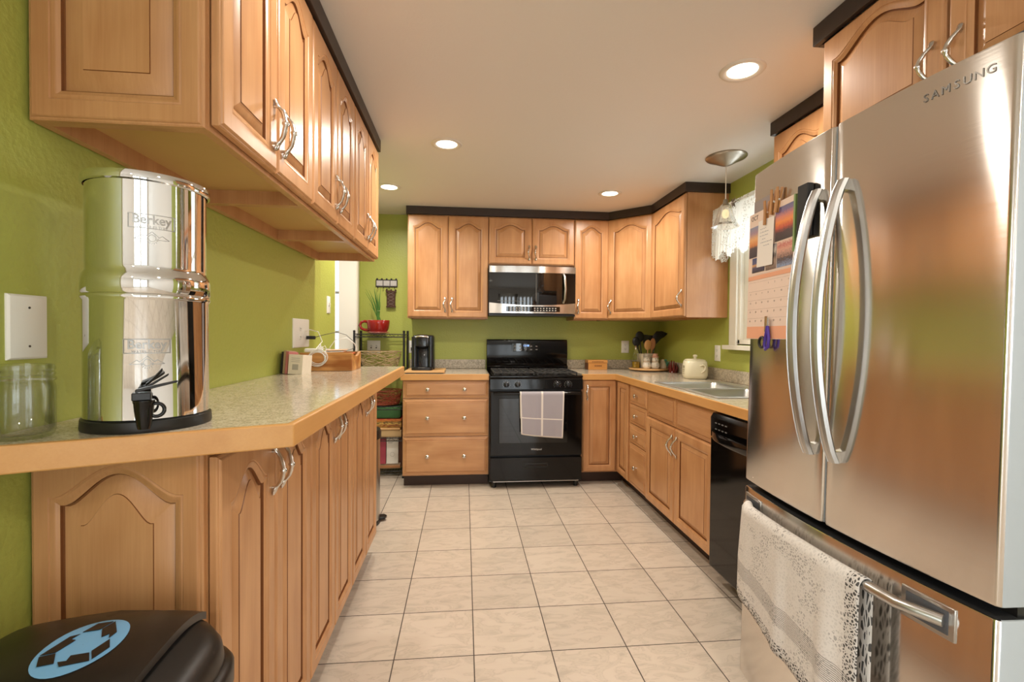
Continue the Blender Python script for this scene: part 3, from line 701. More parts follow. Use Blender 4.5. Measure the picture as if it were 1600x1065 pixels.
# ------------------------------------------------------------------ refrigerator
LEAN = -.017
FR = dict(loc=(.988, 1.612, 0), rot=(LEAN, 0, -R90))
t = thing('refrigerator', 'stainless french-door refrigerator with bottom freezer on the right', 'refrigerator', FR['loc'], FR['rot'])
FW, FB = .822, .032
fq = lambda x: -FB*(1-((x-FW/2)/(FW/2))**2)
part('case', bx((.008, .075, .03), (FW-.008, .8, 1.79)), plain('fridge_grey_side', '8d9095', .45, .3), t, smooth=0, bevel=.006)
def fdoor(x0, x1, z0, z1, th=.068, n=18, r=.012):
    """door with a bowed front, rounded upright edges and a soft top and bottom lip"""
    def sec(z, ins):
        a, b = x0+ins, x1-ins; lp = []
        for k in range(n+1):
            x = a+r+(b-a-2*r)*k/n; lp.append((x, fq(x)+ins, z))
        for k in range(1, 5): an = -pi/2+pi/2*k/4; lp.append((b-r+r*cos(an), fq(b-r)+ins+r+r*sin(an), z))
        lp.append((b, th, z)); lp.append((a, th, z))
        for k in range(0, 4): an = pi+pi/2*k/4; lp.append((a+r+r*cos(an), fq(a+r)+ins+r+r*sin(an), z))
        return lp
    mb = MB().loft([sec(z0, .004), sec(z0+.001, .0015), sec(z0+.005, 0), sec(z1-.005, 0), sec(z1-.001, .0015), sec(z1, .004)])
    N_ = n+1+4+2+4
    for i, f in enumerate(mb.f):
        if len(f) > 4: mb.mi[i] = 2; continue
        k = min(v % N_ for v in f) if max(v % N_ for v in f)-min(v % N_ for v in f) == 1 else N_-1
        if n+3 <= k <= n+7: mb.mi[i] = 1
    return mb
uvf = lambda c: (c.z, c.x)
DOORCAP = plain('dark_door_cap', '262627', .5)
DOORSIDE = plain('grey_door_side', 'a9b0b4', .4)
DZ0, DZ1 = .742, 1.815
dl_ = part('door', fdoor(.002, FW/2-.003, DZ0, DZ1), [STEEL, DOORSIDE, DOORCAP], t, uvf=uvf, smooth=40)
dr_ = part('door', fdoor(FW/2+.003, FW-.002, DZ0, DZ1), [STEEL, DOORSIDE, DOORCAP], t, uvf=uvf, smooth=40)
fz = part('freezer_drawer', fdoor(.002, FW-.002, .055, .718, n=30), [STEEL, DOORSIDE, DOORCAP], t, uvf=uvf, smooth=40)
part('gasket', bx((.012, .05, .05), (FW-.012, .078, 1.8)), BLACKP, t, smooth=0)
BAR = plain('handle_steel', 'c4c4c3', .3, 1)
for d_, x in ((dl_, FW/2-.046), (dr_, FW/2+.046)):
    n = 24; P = []; A = fq(x)
    lo = []
    for k in range(n+1):
        s_ = k/n; z = .92+.735*s_; bow = sin(pi*s_)**.75
        y = A-.012-.062*bow; wd = .0155; tk = .010
        sec_ = [(x-wd, y+.004), (x-wd*.85, y-tk*.6), (x-wd*.45, y-tk), (x-wd*.4, y-tk*.8), (x+wd*.4, y-tk*.8), (x+wd*.45, y-tk), (x+wd*.85, y-tk*.6), (x+wd, y+.004), (x+wd*.6, y+.012), (x-wd*.6, y+.012)]
        lo.append([(a, b, z) for a, b in sec_])
    mb = MB().loft(lo)
    for z in (.935, 1.64): mb.box((x-.011, A-.015, z-.014), (x+.011, A+.003, z+.014))
    part('handle', mb, BAR, d_, smooth=18)
# freezer handle with its two end plates
P = []; 
for k in range(21):
    x = .055+(FW-.138)*k/20; P.append((x, fq(x)-.014-.03*min(1, sin(pi*k/20)*3.2), .672))
h_ = part('handle', MB().tube(P, .0125, 12), BAR, fz, smooth=50)
for xa, xb in ((.02, .125), (FW-.178, FW-.07)):
    mb = MB(); lo = []
    for k in range(7):
        x = xa+(xb-xa)*k/6; lo.append([(x, fq(x)-.004, .632), (x, fq(x)-.004, .7), (x, fq(x)+.002, .7), (x, fq(x)+.002, .632)])
    mb.loft(lo); pl_ = part('handle_plate', mb, STEELD, fz, smooth=30, bevel=.0015)
    mb = MB(); lo = []
    for k in range(7):
        x = xa+.012+(xb-xa-.024)*k/6; lo.append([(x, fq(x)-.0055, .642), (x, fq(x)-.0055, .69), (x, fq(x)-.002, .69), (x, fq(x)-.002, .642)])
    part('handle_recess', mb.loft(lo), DARKGREY, pl_, smooth=30)
LET = plain('mark_grey', '6c6862', .35, .8)
mb = MB()
for i, ch in enumerate('SAMSUNG'):
    x = FW/2+.245+(0, .0185, .0395, .06, .079, .099, .119)[i]
    sl = math.atan2(fq(x+.01)-fq(x-.01), .02)
    mb.add(text_mesh(ch, .0245, .0008), Matrix.Translation((x, fq(x)-.0006, 1.768)) @ Matrix.Rotation(sl, 4, 'Z') @ TX)
part('maker_mark', mb, LET, dr_, smooth=0)
for x in (.05, FW-.05): part('hinge_cap', bx((x-.035, .03, 1.816), (x+.035, .14, 1.835)), DARKGREY, t, smooth=0, bevel=.006)
for x in (.045, FW-.045):
    for y in (.09, .7): part('foot', MB().cyl((x, y, 0), (x, y, .034), .022, 12), BLACKP, t)
part('base_grille', bx((.03, .055, .012), (FW-.03, .08, .05)), BLACKP, t, smooth=0)

# things held on the left door (same frame as the refrigerator)
def on_fridge(name, label, cat, x, z, group=None, off=0.0, tilt=0.0):
    M_ = Matrix.Translation(FR['loc']) @ Euler(FR['rot']).to_matrix().to_4x4()
    sl = math.atan2(fq(x+.01)-fq(x-.01), .02)
    M2 = M_ @ Matrix.Translation((x, fq(x)-off, z)) @ Matrix.Rotation(sl, 4, 'Z') @ Matrix.Rotation(tilt, 4, 'Y')
    o = thing(name, label, cat, group=group); o.matrix_world = M2
    o.location, o.rotation_euler = M2.to_translation(), M2.to_euler(); return o
def uvgrad(name, stops, axis=1, noise=.1, scale=14, dark=None):
    """printed picture: colour bands over the sheet's own height with blotches"""
    mt, nt, b = newmat(name); L = nt.links.new; b.inputs['Roughness'].default_value = .4
    tc = N(nt, 'ShaderNodeTexCoord'); s = N(nt, 'ShaderNodeSeparateXYZ'); L(tc.outputs['Generated'], s.inputs[0])
    n = N(nt, 'ShaderNodeTexNoise'); n.inputs['Scale'].default_value = scale; n.inputs['Detail'].default_value = 4; L(tc.outputs['Generated'], n.inputs['Vector'])
    a = N(nt, 'ShaderNodeMath', operation='MULTIPLY_ADD'); a.inputs[1].default_value = noise*2; L(n.outputs['Fac'], a.inputs[0])
    a2 = N(nt, 'ShaderNodeMath', operation='SUBTRACT'); a2.inputs[1].default_value = noise; L(s.outputs[2], a2.inputs[0]); L(a2.outputs[0], a.inputs[2])
    cr = N(nt, 'ShaderNodeValToRGB'); e = cr.color_ramp.elements
    e[0].position, e[0].color = stops[0][0], lin(stops[0][1]); e[1].position, e[1].color = stops[-1][0], lin(stops[-1][1])
    for p, c in stops[1:-1]: x = e.new(p); x.color = lin(c)
    L(a.outputs[0], cr.inputs[0]); L(cr.outputs[0], b.inputs['Base Color']); return mt
PAPER = plain('warm_paper', 'ead3c4', .7, var=.03); PEACH = plain('peach_band', 'e9a987', .7); CARD = plain('white_card', 'ece6df', .6)
INK = plain('ink', '4d4440', .7)
CX = .137
cal = on_fridge('wall_calendar', 'open October calendar with photo collage stuck on the refrigerator door', 'calendar', CX, 1.258, off=.002)
cal_half = .14
def sheet(x0, x1, z0, z1, y, th=.0008): return bx((x0, y-th, z0), (x1, y, z1))
pg = part('picture_page', sheet(-cal_half, cal_half, .2, .415, -.003), PAPER, cal, smooth=0)
part('month_name', MB().add(text_mesh('OCT', .022, .0002, 'LEFT'), Matrix.Translation((-cal_half+.012, -.0042, .397)) @ TX), INK, pg, smooth=0)
part('photo', sheet(-cal_half+.006, -.06, .262, .368, -.0042), uvgrad('sunset_print', [(0, '3a3640'), (.3, '4c4149'), (.42, 'd9884a'), (.6, 'e8b074'), (.8, 'a5889a'), (1, '8a93ad')]), pg, smooth=0, label='sunset photo')
part('photo', sheet(.03, .13, .29, .395, -.0042), uvgrad('dusk_print', [(0, '2e2629'), (.25, '4a2f33'), (.4, 'c8502f'), (.55, 'ee8d3e'), (.7, 'd8806a'), (.85, '7b6086'), (1, '5c5c84')]), pg, smooth=0, label='dusk photo with orange clouds')
part('photo', sheet(-cal_half+.03, -.03, .208, .258, -.0048), uvgrad('harbor_print', [(0, '2b2b3c'), (.35, '56506c'), (.5, 'd8a26a'), (.6, '55567e'), (1, '3c4a78')]), pg, smooth=0, label='blue evening photo')
part('photo', sheet(-.022, .04, .206, .286, -.0044), uvgrad('crowd_print', [(0, '6d5a52'), (.35, 'a98f7e'), (.55, '4a4246'), (.75, 'd3c6bb'), (1, '6f6b78')], noise=.35, scale=20), pg, smooth=0, label='busy photo of people')
part('photo', sheet(.045, .13, .206, .286, -.0042), uvgrad('portrait_print', [(0, '8fa0c0'), (.3, '4a3a3c'), (.5, 'b08a7c'), (.7, 'd9a08d'), (.85, 'c46d66'), (1, 'e2c2ae')], noise=.3, scale=14), pg, smooth=0, label='photo of two people')
gp = part('date_page', sheet(-cal_half, cal_half, -.02, .2, -.002), PAPER, cal, smooth=0)
part('header_band', sheet(-cal_half+.002, cal_half-.002, .183, .197, -.003), PEACH, gp, smooth=0)
part('footer_band', sheet(-cal_half+.002, cal_half-.002, -.018, .022, -.003), PEACH, gp, smooth=0)
mb = MB(); d = 1
for r in range(5):
    for c in range(7):
        if (r == 0 and c < 3) or d > 31: continue
        mb.add(text_mesh(str(d), .0085, .0001), Matrix.Translation((-cal_half+.02+.0385*c, -.0031, .165-.031*r)) @ TX); d += 1
for r in range(6): mb.box((-cal_half+.006, -.0030, .174-.031*r), (cal_half-.006, -.0028, .1744-.031*r))
part('dates', mb, plain('grey_ink', '8a7770', .7), gp, smooth=0)
nt_ = on_fridge('paper_note', 'handwritten white note pinned over the calendar', 'note', .112, 1.48, off=.006, tilt=.03)
pp = part('sheet', sheet(-.05, .05, 0, .155, -.004), CARD, nt_, smooth=0)
mb = MB()
for r, (a, b) in enumerate(((-.035, .0), (-.036, .02), (-.036, .012), (-.02, .0), (-.03, .035), (-.01, .02))):
    x = a
    while x < b:
        l = random.uniform(.004, .012); mb.box((x, -.0052, .125-.0115*r), (x+l, -.005, .1262-.0115*r+random.uniform(0, .001))); x += l+.003
part('handwriting', mb, plain('pen_ink', '8b8f9c', .7), pp, smooth=0)
cd = on_fridge('photo_card', 'dark grey photo card behind the calendar top', 'card', .072, 1.655, off=.001)
part('sheet', sheet(-.055, .06, -.06, .06, -.001), plain('grey_card', '8c7f7c', .5, var=.1), cd, smooth=0)
pad = on_fridge('magnetic_notepad', 'dark magnetic notepad at right of the calendar near the handle', 'notepad', .318, 1.535, off=.001)
part('cover', bx((-.022, -.02, 0), (.022, 0, .15)), plain('pad_dark', '161517', .6), pad, smooth=0, bevel=.003)
for i, (c, lb) in enumerate((('7f9a5a', 'green edged photo magnet standing out beside the calendar'), ('b04a6a', 'pink edged photo magnet between the calendar and notepad'))):
    m_ = on_fridge('photo_magnet', lb, 'magnet', .276+.014*i, 1.5, 'photo magnets', off=.001)
    part('sheet', bx((-.004, -.014+.004*i, 0), (.004, 0, .17)), plain('magnet_edge_'+c, c, .5), m_, smooth=0)
def clothespin(x, z, tilt, label):
    c = on_fridge('clothespin', label, 'clothespin', x, z, 'wooden clothespin magnets', off=.012, tilt=tilt)
    for s_ in (-1, 1):
        part('jaw', MB().loft([[(-.006, s_*.002, 0), (.006, s_*.002, 0), (.006, s_*.006, 0), (-.006, s_*.006, 0)], [(-.006, s_*.0015, .04), (.006, s_*.0015, .04), (.006, s_*.006, .04), (-.006, s_*.006, .04)], [(-.006, s_*.006, .078), (.006, s_*.006, .078), (.006, s_*.0085, .078), (-.006, s_*.0085, .078)]]), wood('pin_wood_%s%d' % (label[:5], s_), 'a06a38', 'c89458', 'z', .5), c, smooth=0)
    part('spring', MB().cyl((-.0075, 0, .04), (.0075, 0, .04), .0035, 10), CHROME, c)
clothespin(.115, 1.615, .05, 'carved wooden clothespin holding the note on the calendar')
clothespin(.15, 1.64, .12, 'plain clothespin right beside the carved one')
clothespin(.178, 1.64, .2, 'plain clothespin nearest the refrigerator handle')
sz = on_fridge('scissors', 'purple handled scissors hanging below the calendar', 'scissors', .135, 1.262, off=.012)
PUR = plain('purple_plastic', '4a2f9a', .35); 
part('handle', MB().torus((-.012, -.004, -.035), .017, .0045, 'y', 20, 8), BLACKP, sz, label='dark finger loop', smooth=50)
part('handle', MB().tube([(.02, -.004, .018), (.012, -.004, -.012), (.004, -.004, -.04), (.012, -.004, -.058), (.026, -.004, -.05), (.03, -.004, -.02), (.02, -.004, .018)], .005, 8), PUR, sz, label='purple finger loop', smooth=50)
part('blades', bx((.004, -.006, .0), (.02, -.004, .05), (.008, -.0035, .0), (.024, -.0015, .045)), CHROME, sz, smooth=0)

# lace towel over the freezer handle
def lace_mat():
    mt, nt, b = newmat('lace_towel'); L = nt.links.new; b.inputs['Roughness'].default_value = .95; b.inputs['Specular IOR Level'].default_value = .1
    uv = N(nt, 'ShaderNodeUVMap'); uv.uv_map = 'UVMap'; s = N(nt, 'ShaderNodeSeparateXYZ'); L(uv.outputs[0], s.inputs[0])
    def mth(op, a, b_=None, c=None):
        n = N(nt, 'ShaderNodeMath', operation=op)
        for i, x in enumerate((a, b_, c)):
            if x is None: continue
            if isinstance(x, (int, float)): n.inputs[i].default_value = x
            else: L(x, n.inputs[i])
        return n.outputs[0]
    mp = N(nt, 'ShaderNodeMapping'); mp.inputs['Scale'].default_value = (62, 46, 1); L(uv.outputs[0], mp.inputs[0])
    v = N(nt, 'ShaderNodeTexVoronoi', feature='DISTANCE_TO_EDGE'); v.inputs['Scale'].default_value = 1; L(mp.outputs[0], v.inputs['Vector'])
    n1 = N(nt, 'ShaderNodeTexNoise'); n1.inputs['Scale'].default_value = 5; n1.inputs['Detail'].default_value = 5; L(uv.outputs[0], n1.inputs['Vector'])
    wv = N(nt, 'ShaderNodeTexWave', bands_direction='Y'); wv.inputs['Scale'].default_value = 22; wv.inputs['Distortion'].default_value = 2; L(uv.outputs[0], wv.inputs['Vector'])
    hole = mth('GREATER_THAN', v.outputs[0], .16)
    patch = mth('GREATER_THAN', n1.outputs['Fac'], .53)
    stripe = mth('MULTIPLY', mth('GREATER_THAN', wv.outputs['Fac'], .7), mth('LESS_THAN', mth('ABSOLUTE', mth('SUBTRACT', s.outputs[1], .33)), .08))
    edge = mth('MAXIMUM', mth('LESS_THAN', s.outputs[1], .1), mth('GREATER_THAN', s.outputs[0], .93))
    weave = mth('MULTIPLY', hole, mth('ADD', mth('MULTIPLY', patch, .3), .12))
    dark = mth('MAXIMUM', mth('MAXIMUM', weave, mth('MULTIPLY', stripe, .7)), mth('MULTIPLY', edge, mth('ADD', mth('MULTIPLY', hole, .8), .12)))
    mx = N(nt, 'ShaderNodeMix', data_type='RGBA'); L(dark, mx.inputs[0]); mx.inputs[6].default_value = lin('d8d2cb'); mx.inputs[7].default_value = lin('2f2d2c')
    L(mx.outputs[2], b.inputs['Base Color']); return mt
M_ = Matrix.Translation(FR['loc']) @ Euler(FR['rot']).to_matrix().to_4x4()
o = drape('lace_towel', lace_mat(), .36, .24, .085, .60, .0165, .010, 2.6, skew=lambda u: -.22*(1-u)+.08*u, thick=.0028, ph=.6)
# follow the bowed handle
for v in o.data.vertices:
    u = (v.co.x-.055)/(FW-.138); v.co.y += fq(v.co.x)-.014-.03*min(1, max(.15, sin(pi*max(0, min(1, u)))*3.2))
o.matrix_world = M_ @ Matrix.Translation((0, 0, .672)); o.location, o.rotation_euler = o.matrix_world.to_translation(), o.matrix_world.to_euler()
tag(o, 'white lace towel with black border over the freezer handle', 'towel')

# ------------------------------------------------------------------ ceiling lights
def downlight(x, y, label, pw=1.0):
    t = thing('recessed_light', label, 'ceiling light', (x, y, ZC), 0, 'recessed ceiling lights')
    part('trim_ring', MB().lathe([(.058, .0), (.06, -.003), (.072, -.007), (.083, -.006), (.088, -.001), (.088, .0)], 36), plain('light_trim', 'd9d2c5', .4), t, smooth=50)
    part('lens', MB().lathe([(.0001, -.0045), (.03, -.0045), (.05, -.004), (.0585, -.002)], 32), LENS, t, smooth=60)
    area('lamp', (0, 0, -.012), (0, 0, 0), .11, .11, LAMP_POWER*pw, LAMP_COL, t, radians(165), 'DISK')
downlight(1.124, 1.871, 'lit recessed light in front of the refrigerator, nearest and largest')
downlight(-.108, 2.785, 'lit recessed light in the middle of the ceiling by the bar')
downlight(-.564, 3.651, 'lit recessed light at far left past the bar cabinets')
downlight(1.106, 3.604, 'lit recessed light at far right in front of the corner cabinet')
for x, y in ((-.12, 1.35), (.9, -.3), (-.5, -1.6), (-2.0, -1.2)):  # first one mirrored in the refrigerator; those behind the camera added for illumination
    downlight(x, y, 'unseen lit recessed light in the ceiling, outside the view', .6 if y > 0 else 1.0)

# ------------------------------------------------------------------ pendant over the sink
PX, PY = 1.575, 2.78
t = thing('pendant_light', 'small crystal glass pendant light hanging over the sink', 'pendant light', (PX, PY, ZC))
NI = plain('brushed_nickel', 'a39a8d', .3, 1)
part('canopy', MB().lathe([(.118, .0), (.118, -.006), (.112, -.012), (.1, -.015), (.07, -.03), (.03, -.05), (.01, -.056), (.0001, -.058)], 40), NI, t, smooth=40)
part('cord', MB().cyl((0, 0, -.055), (0, 0, -.26), .003, 8), WHITEP, t)
part('socket', MB().lathe([(.0001, -.255), (.012, -.258), (.016, -.28), (.022, -.29), (.022, -.3), (.0001, -.3)], 20), NI, t, smooth=40)
n = 24; lo = []
for r, z in ((.024, -.29), (.034, -.30), (.042, -.33), (.052, -.37), (.064, -.405), (.078, -.42), (.08, -.425)):
    lo.append([(r*(1+.03*(-1)**k)*cos(2*pi*k/n), r*(1+.03*(-1)**k)*sin(2*pi*k/n), z) for k in range(n)])
part('shade', MB().loft(lo, False, False), glass('crystal_glass', (.97, .95, .9), .08, .5), t, smooth=0)
mb = MB().sphere((0, 0, -.345), .02, 14, 10, 1.4); part('bulb', mb, emit('warm_bulb', 'ffe2b0', 1.3), t, smooth=60)

# lace valance on its rod
def lace_curtain():
    mt = bpy.data.materials.new('lace_curtain'); mt.use_nodes = True; nt = mt.node_tree; b = nt.nodes['Principled BSDF']; L = nt.links.new
    b.inputs['Base Color'].default_value = lin('f1efe6'); b.inputs['Roughness'].default_value = .9
    tc = N(nt, 'ShaderNodeTexCoord'); v = N(nt, 'ShaderNodeTexVoronoi', feature='DISTANCE_TO_EDGE'); v.inputs['Scale'].default_value = 62; L(tc.outputs['Object'], v.inputs['Vector'])
    n = N(nt, 'ShaderNodeTexNoise'); n.inputs['Scale'].default_value = 16; L(tc.outputs['Object'], n.inputs['Vector'])
    a = N(nt, 'ShaderNodeMath', operation='LESS_THAN'); a.inputs[1].default_value = .17; L(v.outputs[0], a.inputs[0])
    g = N(nt, 'ShaderNodeMath', operation='GREATER_THAN'); g.inputs[1].default_value = .5; L(n.outputs['Fac'], g.inputs[0])
    mx = N(nt, 'ShaderNodeMath', operation='MAXIMUM'); L(a.outputs[0], mx.inputs[0]); L(g.outputs[0], mx.inputs[1])
    mr = N(nt, 'ShaderNodeMapRange'); mr.inputs[3].default_value = .25; mr.inputs[4].default_value = .95; L(mx.outputs[0], mr.inputs[0])
    L(mr.outputs[0], b.inputs['Alpha'])
    tr = N(nt, 'ShaderNodeBsdfTranslucent'); tr.inputs[0].default_value = lin('f1efe6')
    ms = N(nt, 'ShaderNodeMixShader'); ms.inputs[0].default_value = .3
    tp = N(nt, 'ShaderNodeBsdfTransparent'); m2 = N(nt, 'ShaderNodeMixShader'); out = nt.nodes['Material Output']
    L(b.outputs[0], ms.inputs[1]); L(tr.outputs[0], ms.inputs[2]); L(mr.outputs[0], m2.inputs[0]); L(tp.outputs[0], m2.inputs[1]); L(ms.outputs[0], m2.inputs[2]); L(m2.outputs[0], out.inputs[0])
    b.inputs['Alpha'].default_value = 1
    for lk in list(nt.links):
        if lk.to_socket == b.inputs['Alpha']: nt.links.remove(lk)
    return mt
VX = 1.735
path = [(XR-.012, 3.225), (XR-.06, 3.238), (VX+.03, 3.242), (VX+.006, 3.23), (VX, 3.2)] + [(VX, 3.2-.84*k/8) for k in range(1, 9)]
fine = []
for a, b in zip(path, path[1:]):
    L_ = math.hypot(b[0]-a[0], b[1]-a[1]); n = max(2, int(L_/.008))
    for k in range(n): fine.append((a[0]+(b[0]-a[0])*k/n, a[1]+(b[1]-a[1])*k/n))
mb = MB(); ids = []
for j in range(15):
    row = []
    for i, (x, y) in enumerate(fine):
        s_ = i*.008; dn = j/14; amp = .004+.014*dn
        zz = 2.125-.33*dn*(1+.07*sin(s_*2*pi/.16)) - (.012*abs(sin(s_*pi/.035)) if j == 14 else 0)
        ox = amp*sin(s_*2*pi/.075+dn)
        row.append(mb.vert((x-abs(ox)*.8, y+(ox*.25 if x > VX+.01 else 0), zz)))
    ids.append(row)
for a, b in zip(ids, ids[1:]):
    for i in range(len(fine)-1): mb.face((a[i], a[i+1], b[i+1], b[i]))
t = thing('window_valance', 'white lace valance on a rod over the sink window', 'curtain', (0, 0, 0))
me = bpy.data.meshes.new('lace'); me.from_pydata([tuple(v) for v in mb.v], [], mb.f); me.materials.append(lace_curtain()); me.shade_smooth()
obj('lace', me, t)
part('rod', MB().tube([(XR, 3.222, 2.1), (VX+.03, 3.222, 2.1), (VX+.012, 3.2, 2.1), (VX+.012, 2.36, 2.1), (XR, 2.34, 2.1)], .006, 8), WHITEP, t)
mb = MB()
for k in range(6):
    a = k*pi/3; mb.tube([(VX-.02, 2.93, 2.1), (VX-.024, 2.93+.018*cos(a), 2.1+.018*sin(a)), (VX-.02, 2.93+.034*cos(a), 2.1+.034*sin(a))], [.003, .007, .002], 6)
part('flower_pin', mb, plain('pewter', '8b8276', .4, .8), t, smooth=50)

# ------------------------------------------------------------------ things on the bar
BT = LZ+.0435
bX, bY = -.634, 1.035
t = thing('water_filter', 'tall polished steel gravity water filter on the bar', 'water filter', (bX, bY, BT), math.atan2(-bX, bY)*0)
R_ = .1025
face = math.atan2(0-bY, 0-bX)          # towards the camera side of the bar
part('base_ring', MB().lathe([(.0001, 0), (R_+.004, 0), (R_+.005, .004), (R_+.004, .02), (R_, .022), (.0001, .022)], 56), BLACKP, t, smooth=40)
part('lower_chamber', MB().lathe([(R_-.004, .021), (R_, .024), (R_, .245), (R_+.0025, .248), (R_+.0035, .252), (R_+.0025, .256), (R_+.001, .258), (R_-.002, .26)], 64), MIRROR, t, smooth=50)
part('upper_chamber', MB().lathe([(R_+.0, .256), (R_+.003, .26), (R_+.003, .285), (R_+.001, .294), (R_-.004, .302), (R_-.004, .31), (R_-.0045, .465), (R_-.003, .468), (R_-.002, .47)], 64), MIRROR, t, smooth=50)
ld = part('lid', MB().lathe([(R_-.002, .464), (R_+.002, .466), (R_+.003, .474), (R_+.001, .481), (R_-.006, .483), (R_-.03, .486), (.0001, .488)], 64), MIRROR, t, smooth=50)
part('lid_knob', MB().lathe([(.0001, .487), (.012, .487), (.01, .494), (.016, .5), (.016, .505), (.0001, .508)], 20), BLACKP, ld, smooth=40)
def wrap_text(parts, mbx, R, ang0, z):
    """bend flat marks (built in x,z) around the cylinder, facing ang0"""
    mb = MB()
    for v in mbx.v:
        a = ang0+v.x/R; rr_ = R+v.y; mb.v.append(Vector((rr_*cos(a), rr_*sin(a), z+v.z)))
    mb.f = mbx.f; mb.mi = mbx.mi; return mb
def filter_mark():
    mbx = MB()
    tm = text_mesh('Berkey', .027, .0003, bold=.0006)
    mbx.add(tm, Matrix.Translation((0, .0004, .006)) @ TX)
    w2, h2 = .046, .017
    for a, b in (((-w2, h2), (w2, h2+.0016)), ((-w2, -h2+.004), (w2, -h2+.0056)), ((-w2, -h2+.004), (-w2+.0016, h2)), ((w2-.0016, -h2+.004), (w2, h2))):
        n = 10
        for k in range(n):
            x0 = a[0]+(b[0]-a[0])*k/n; x1 = a[0]+(b[0]-a[0])*(k+1)/n; mbx.box((x0, 0, a[1]), (x1, .0012, b[1]))
    mbx.add(text_mesh('WATER FILTERS', .0085, .0003), Matrix.Translation((0, .0004, -.0095)) @ TX)
    def stroke(p, q, wd=.0012):
        d = Vector((q[0]-p[0], q[1]-p[1])).normalized(); nrm = Vector((-d.y, d.x))*wd/2
        c = [(p[0]+nrm.x, p[1]+nrm.y), (q[0]+nrm.x, q[1]+nrm.y), (q[0]-nrm.x, q[1]-nrm.y), (p[0]-nrm.x, p[1]-nrm.y)]
        mbx.loft([[(x, 0, z) for x, z in c], [(x, .0012, z) for x, z in c]])
    zz = -.036
    for p in (((-.034, zz), (-.02, zz+.009)), ((-.02, zz+.009), (-.014, zz+.005)), ((-.014, zz+.005), (0, zz+.017)), ((0, zz+.017), (.014, zz+.005)), ((.014, zz+.005), (.02, zz+.009)), ((.02, zz+.009), (.034, zz)), ((-.034, zz), (-.008, zz)), ((.008, zz), (.034, zz))): stroke(*p)
    for k in range(12): a = 2*pi*k/12; b = 2*pi*(k+1)/12; stroke((.0075*cos(a), zz+.003+.0075*sin(a)), (.0075*cos(b), zz+.003+.0075*sin(b)))
    for k in range(9):
        a = pi+pi*k/8; stroke((.0095*cos(a), zz+.002+.0095*sin(a)), (.0125*cos(a), zz+.002+.0125*sin(a)))
    return mbx
fm = filter_mark(); fm.v = [Vector((v.x*.78, abs(v.y)+.0002, v.z*.85)) for v in fm.v]
FA = math.atan2(-bY, -bX)+.02; FS = FA-.08
EMB = plain('embossed_steel', 'a5a4a1', .42, 1)
part('embossed_mark', wrap_text(None, fm, R_+.0, FA-.05, .157), EMB, t, smooth=0)
part('embossed_mark', wrap_text(None, fm, R_-.0045, FA+.03, .388), EMB, t, smooth=0)
# spigot
mb = MB(); mb.X = Matrix.Rotation(FS, 4, 'Z')
mb.tube([(R_-.003, 0, .052), (R_+.03, 0, .052)], .009, 12)
mb.lathe([(.0001, .012), (.0095, .012), (.0115, .02), (.0145, .045), (.0155, .058), (.0165, .06), (.0165, .064), (.0001, .064)], 22, (R_+.03, 0))
sp = part('spigot', mb, BLACKG, t, smooth=40)
mb = MB(); mb.X = Matrix.Rotation(FS, 4, 'Z')
mb.box((R_+.018, -.017, .064), (R_+.042, .011, .078)); mb.loft([[(R_+.026, -.012, .078), (R_+.04, -.012, .078), (R_+.04, -.012, .084), (R_+.026, -.012, .084)], [(R_+.028, .05, .094), (R_+.038, .05, .094), (R_+.038, .05, .098), (R_+.028, .05, .098)]])
mb.loft([[(R_+.012, .0, .08), (R_+.02, .0, .08), (R_+.02, .0, .086), (R_+.012, .0, .086)], [(R_+.014, .036, .106), (R_+.02, .036, .106), (R_+.02, .036, .11), (R_+.014, .036, .11)]])
part('lever', mb, BLACKP, sp, smooth=0, bevel=.002)
mb = MB(); mb.X = Matrix.Rotation(FS, 4, 'Z'); mb.torus((R_+.03, .018, .045), .012, .0032, 'x', 18, 8); part('spigot_ring', mb, BLACKG, sp, smooth=50)

t = thing('glass_jar', 'empty clear wide-mouth glass jar on the bar by the wall', 'jar', (-.768, .915, BT))
part('body', MB().lathe([(.0001, .001), (.036, .0), (.041, .004), (.0435, .012), (.0435, .085), (.0425, .092), (.0405, .097), (.0445, .1), (.0445, .103), (.041, .106), (.0435, .111), (.041, .1155), (.0435, .12), (.041, .127), (.038, .128), (.0385, .1), (.0405, .085), (.0405, .014), (.034, .007), (.0001, .006)], 40), JARGLASS, t, smooth=50)

# wooden tray with papers
bx0, bx1, by0, by1 = -.79, -.545, 2.395, 2.6
t = thing('wooden_tray', 'oak letter box standing on the far end of the bar', 'box', (bx0, by0, BT))
bw, bd = bx1-bx0, by1-by0
part('box_front', bx((0, 0, 0), (bw, .012, .088)), OAK, t, smooth=0, bevel=.002)
part('box_back', bx((0, bd-.012, 0), (bw, bd, .088)), OAK, t, smooth=0, bevel=.002)
for x in (0, bw-.012):
    mb = MB(); pr = [(.012, 0), (bd-.012, 0), (bd-.012, .088)] + [(bd-.012-(bd-.024)*k/10, .088-.02*sin(pi*k/10)) for k in range(1, 10)] + [(.012, .088)]
    mb.loft([[(xx, y, z) for y, z in pr] for xx in (x, x+.012)]); part('box_side', mb, OAK, t, smooth=0)
part('box_bottom', bx((.012, .012, 0), (bw-.012, bd-.012, .008)), OAK, t, smooth=0)
pcol = (('e8dcc9', 'cream letter lying in the oak letter box'), ('d8633c', 'orange printed leaflet in the oak letter box'), ('efe8dc', 'white folded leaflet on top of the oak letter box'), ('caa788', 'tan brochure sticking out of the oak letter box'))
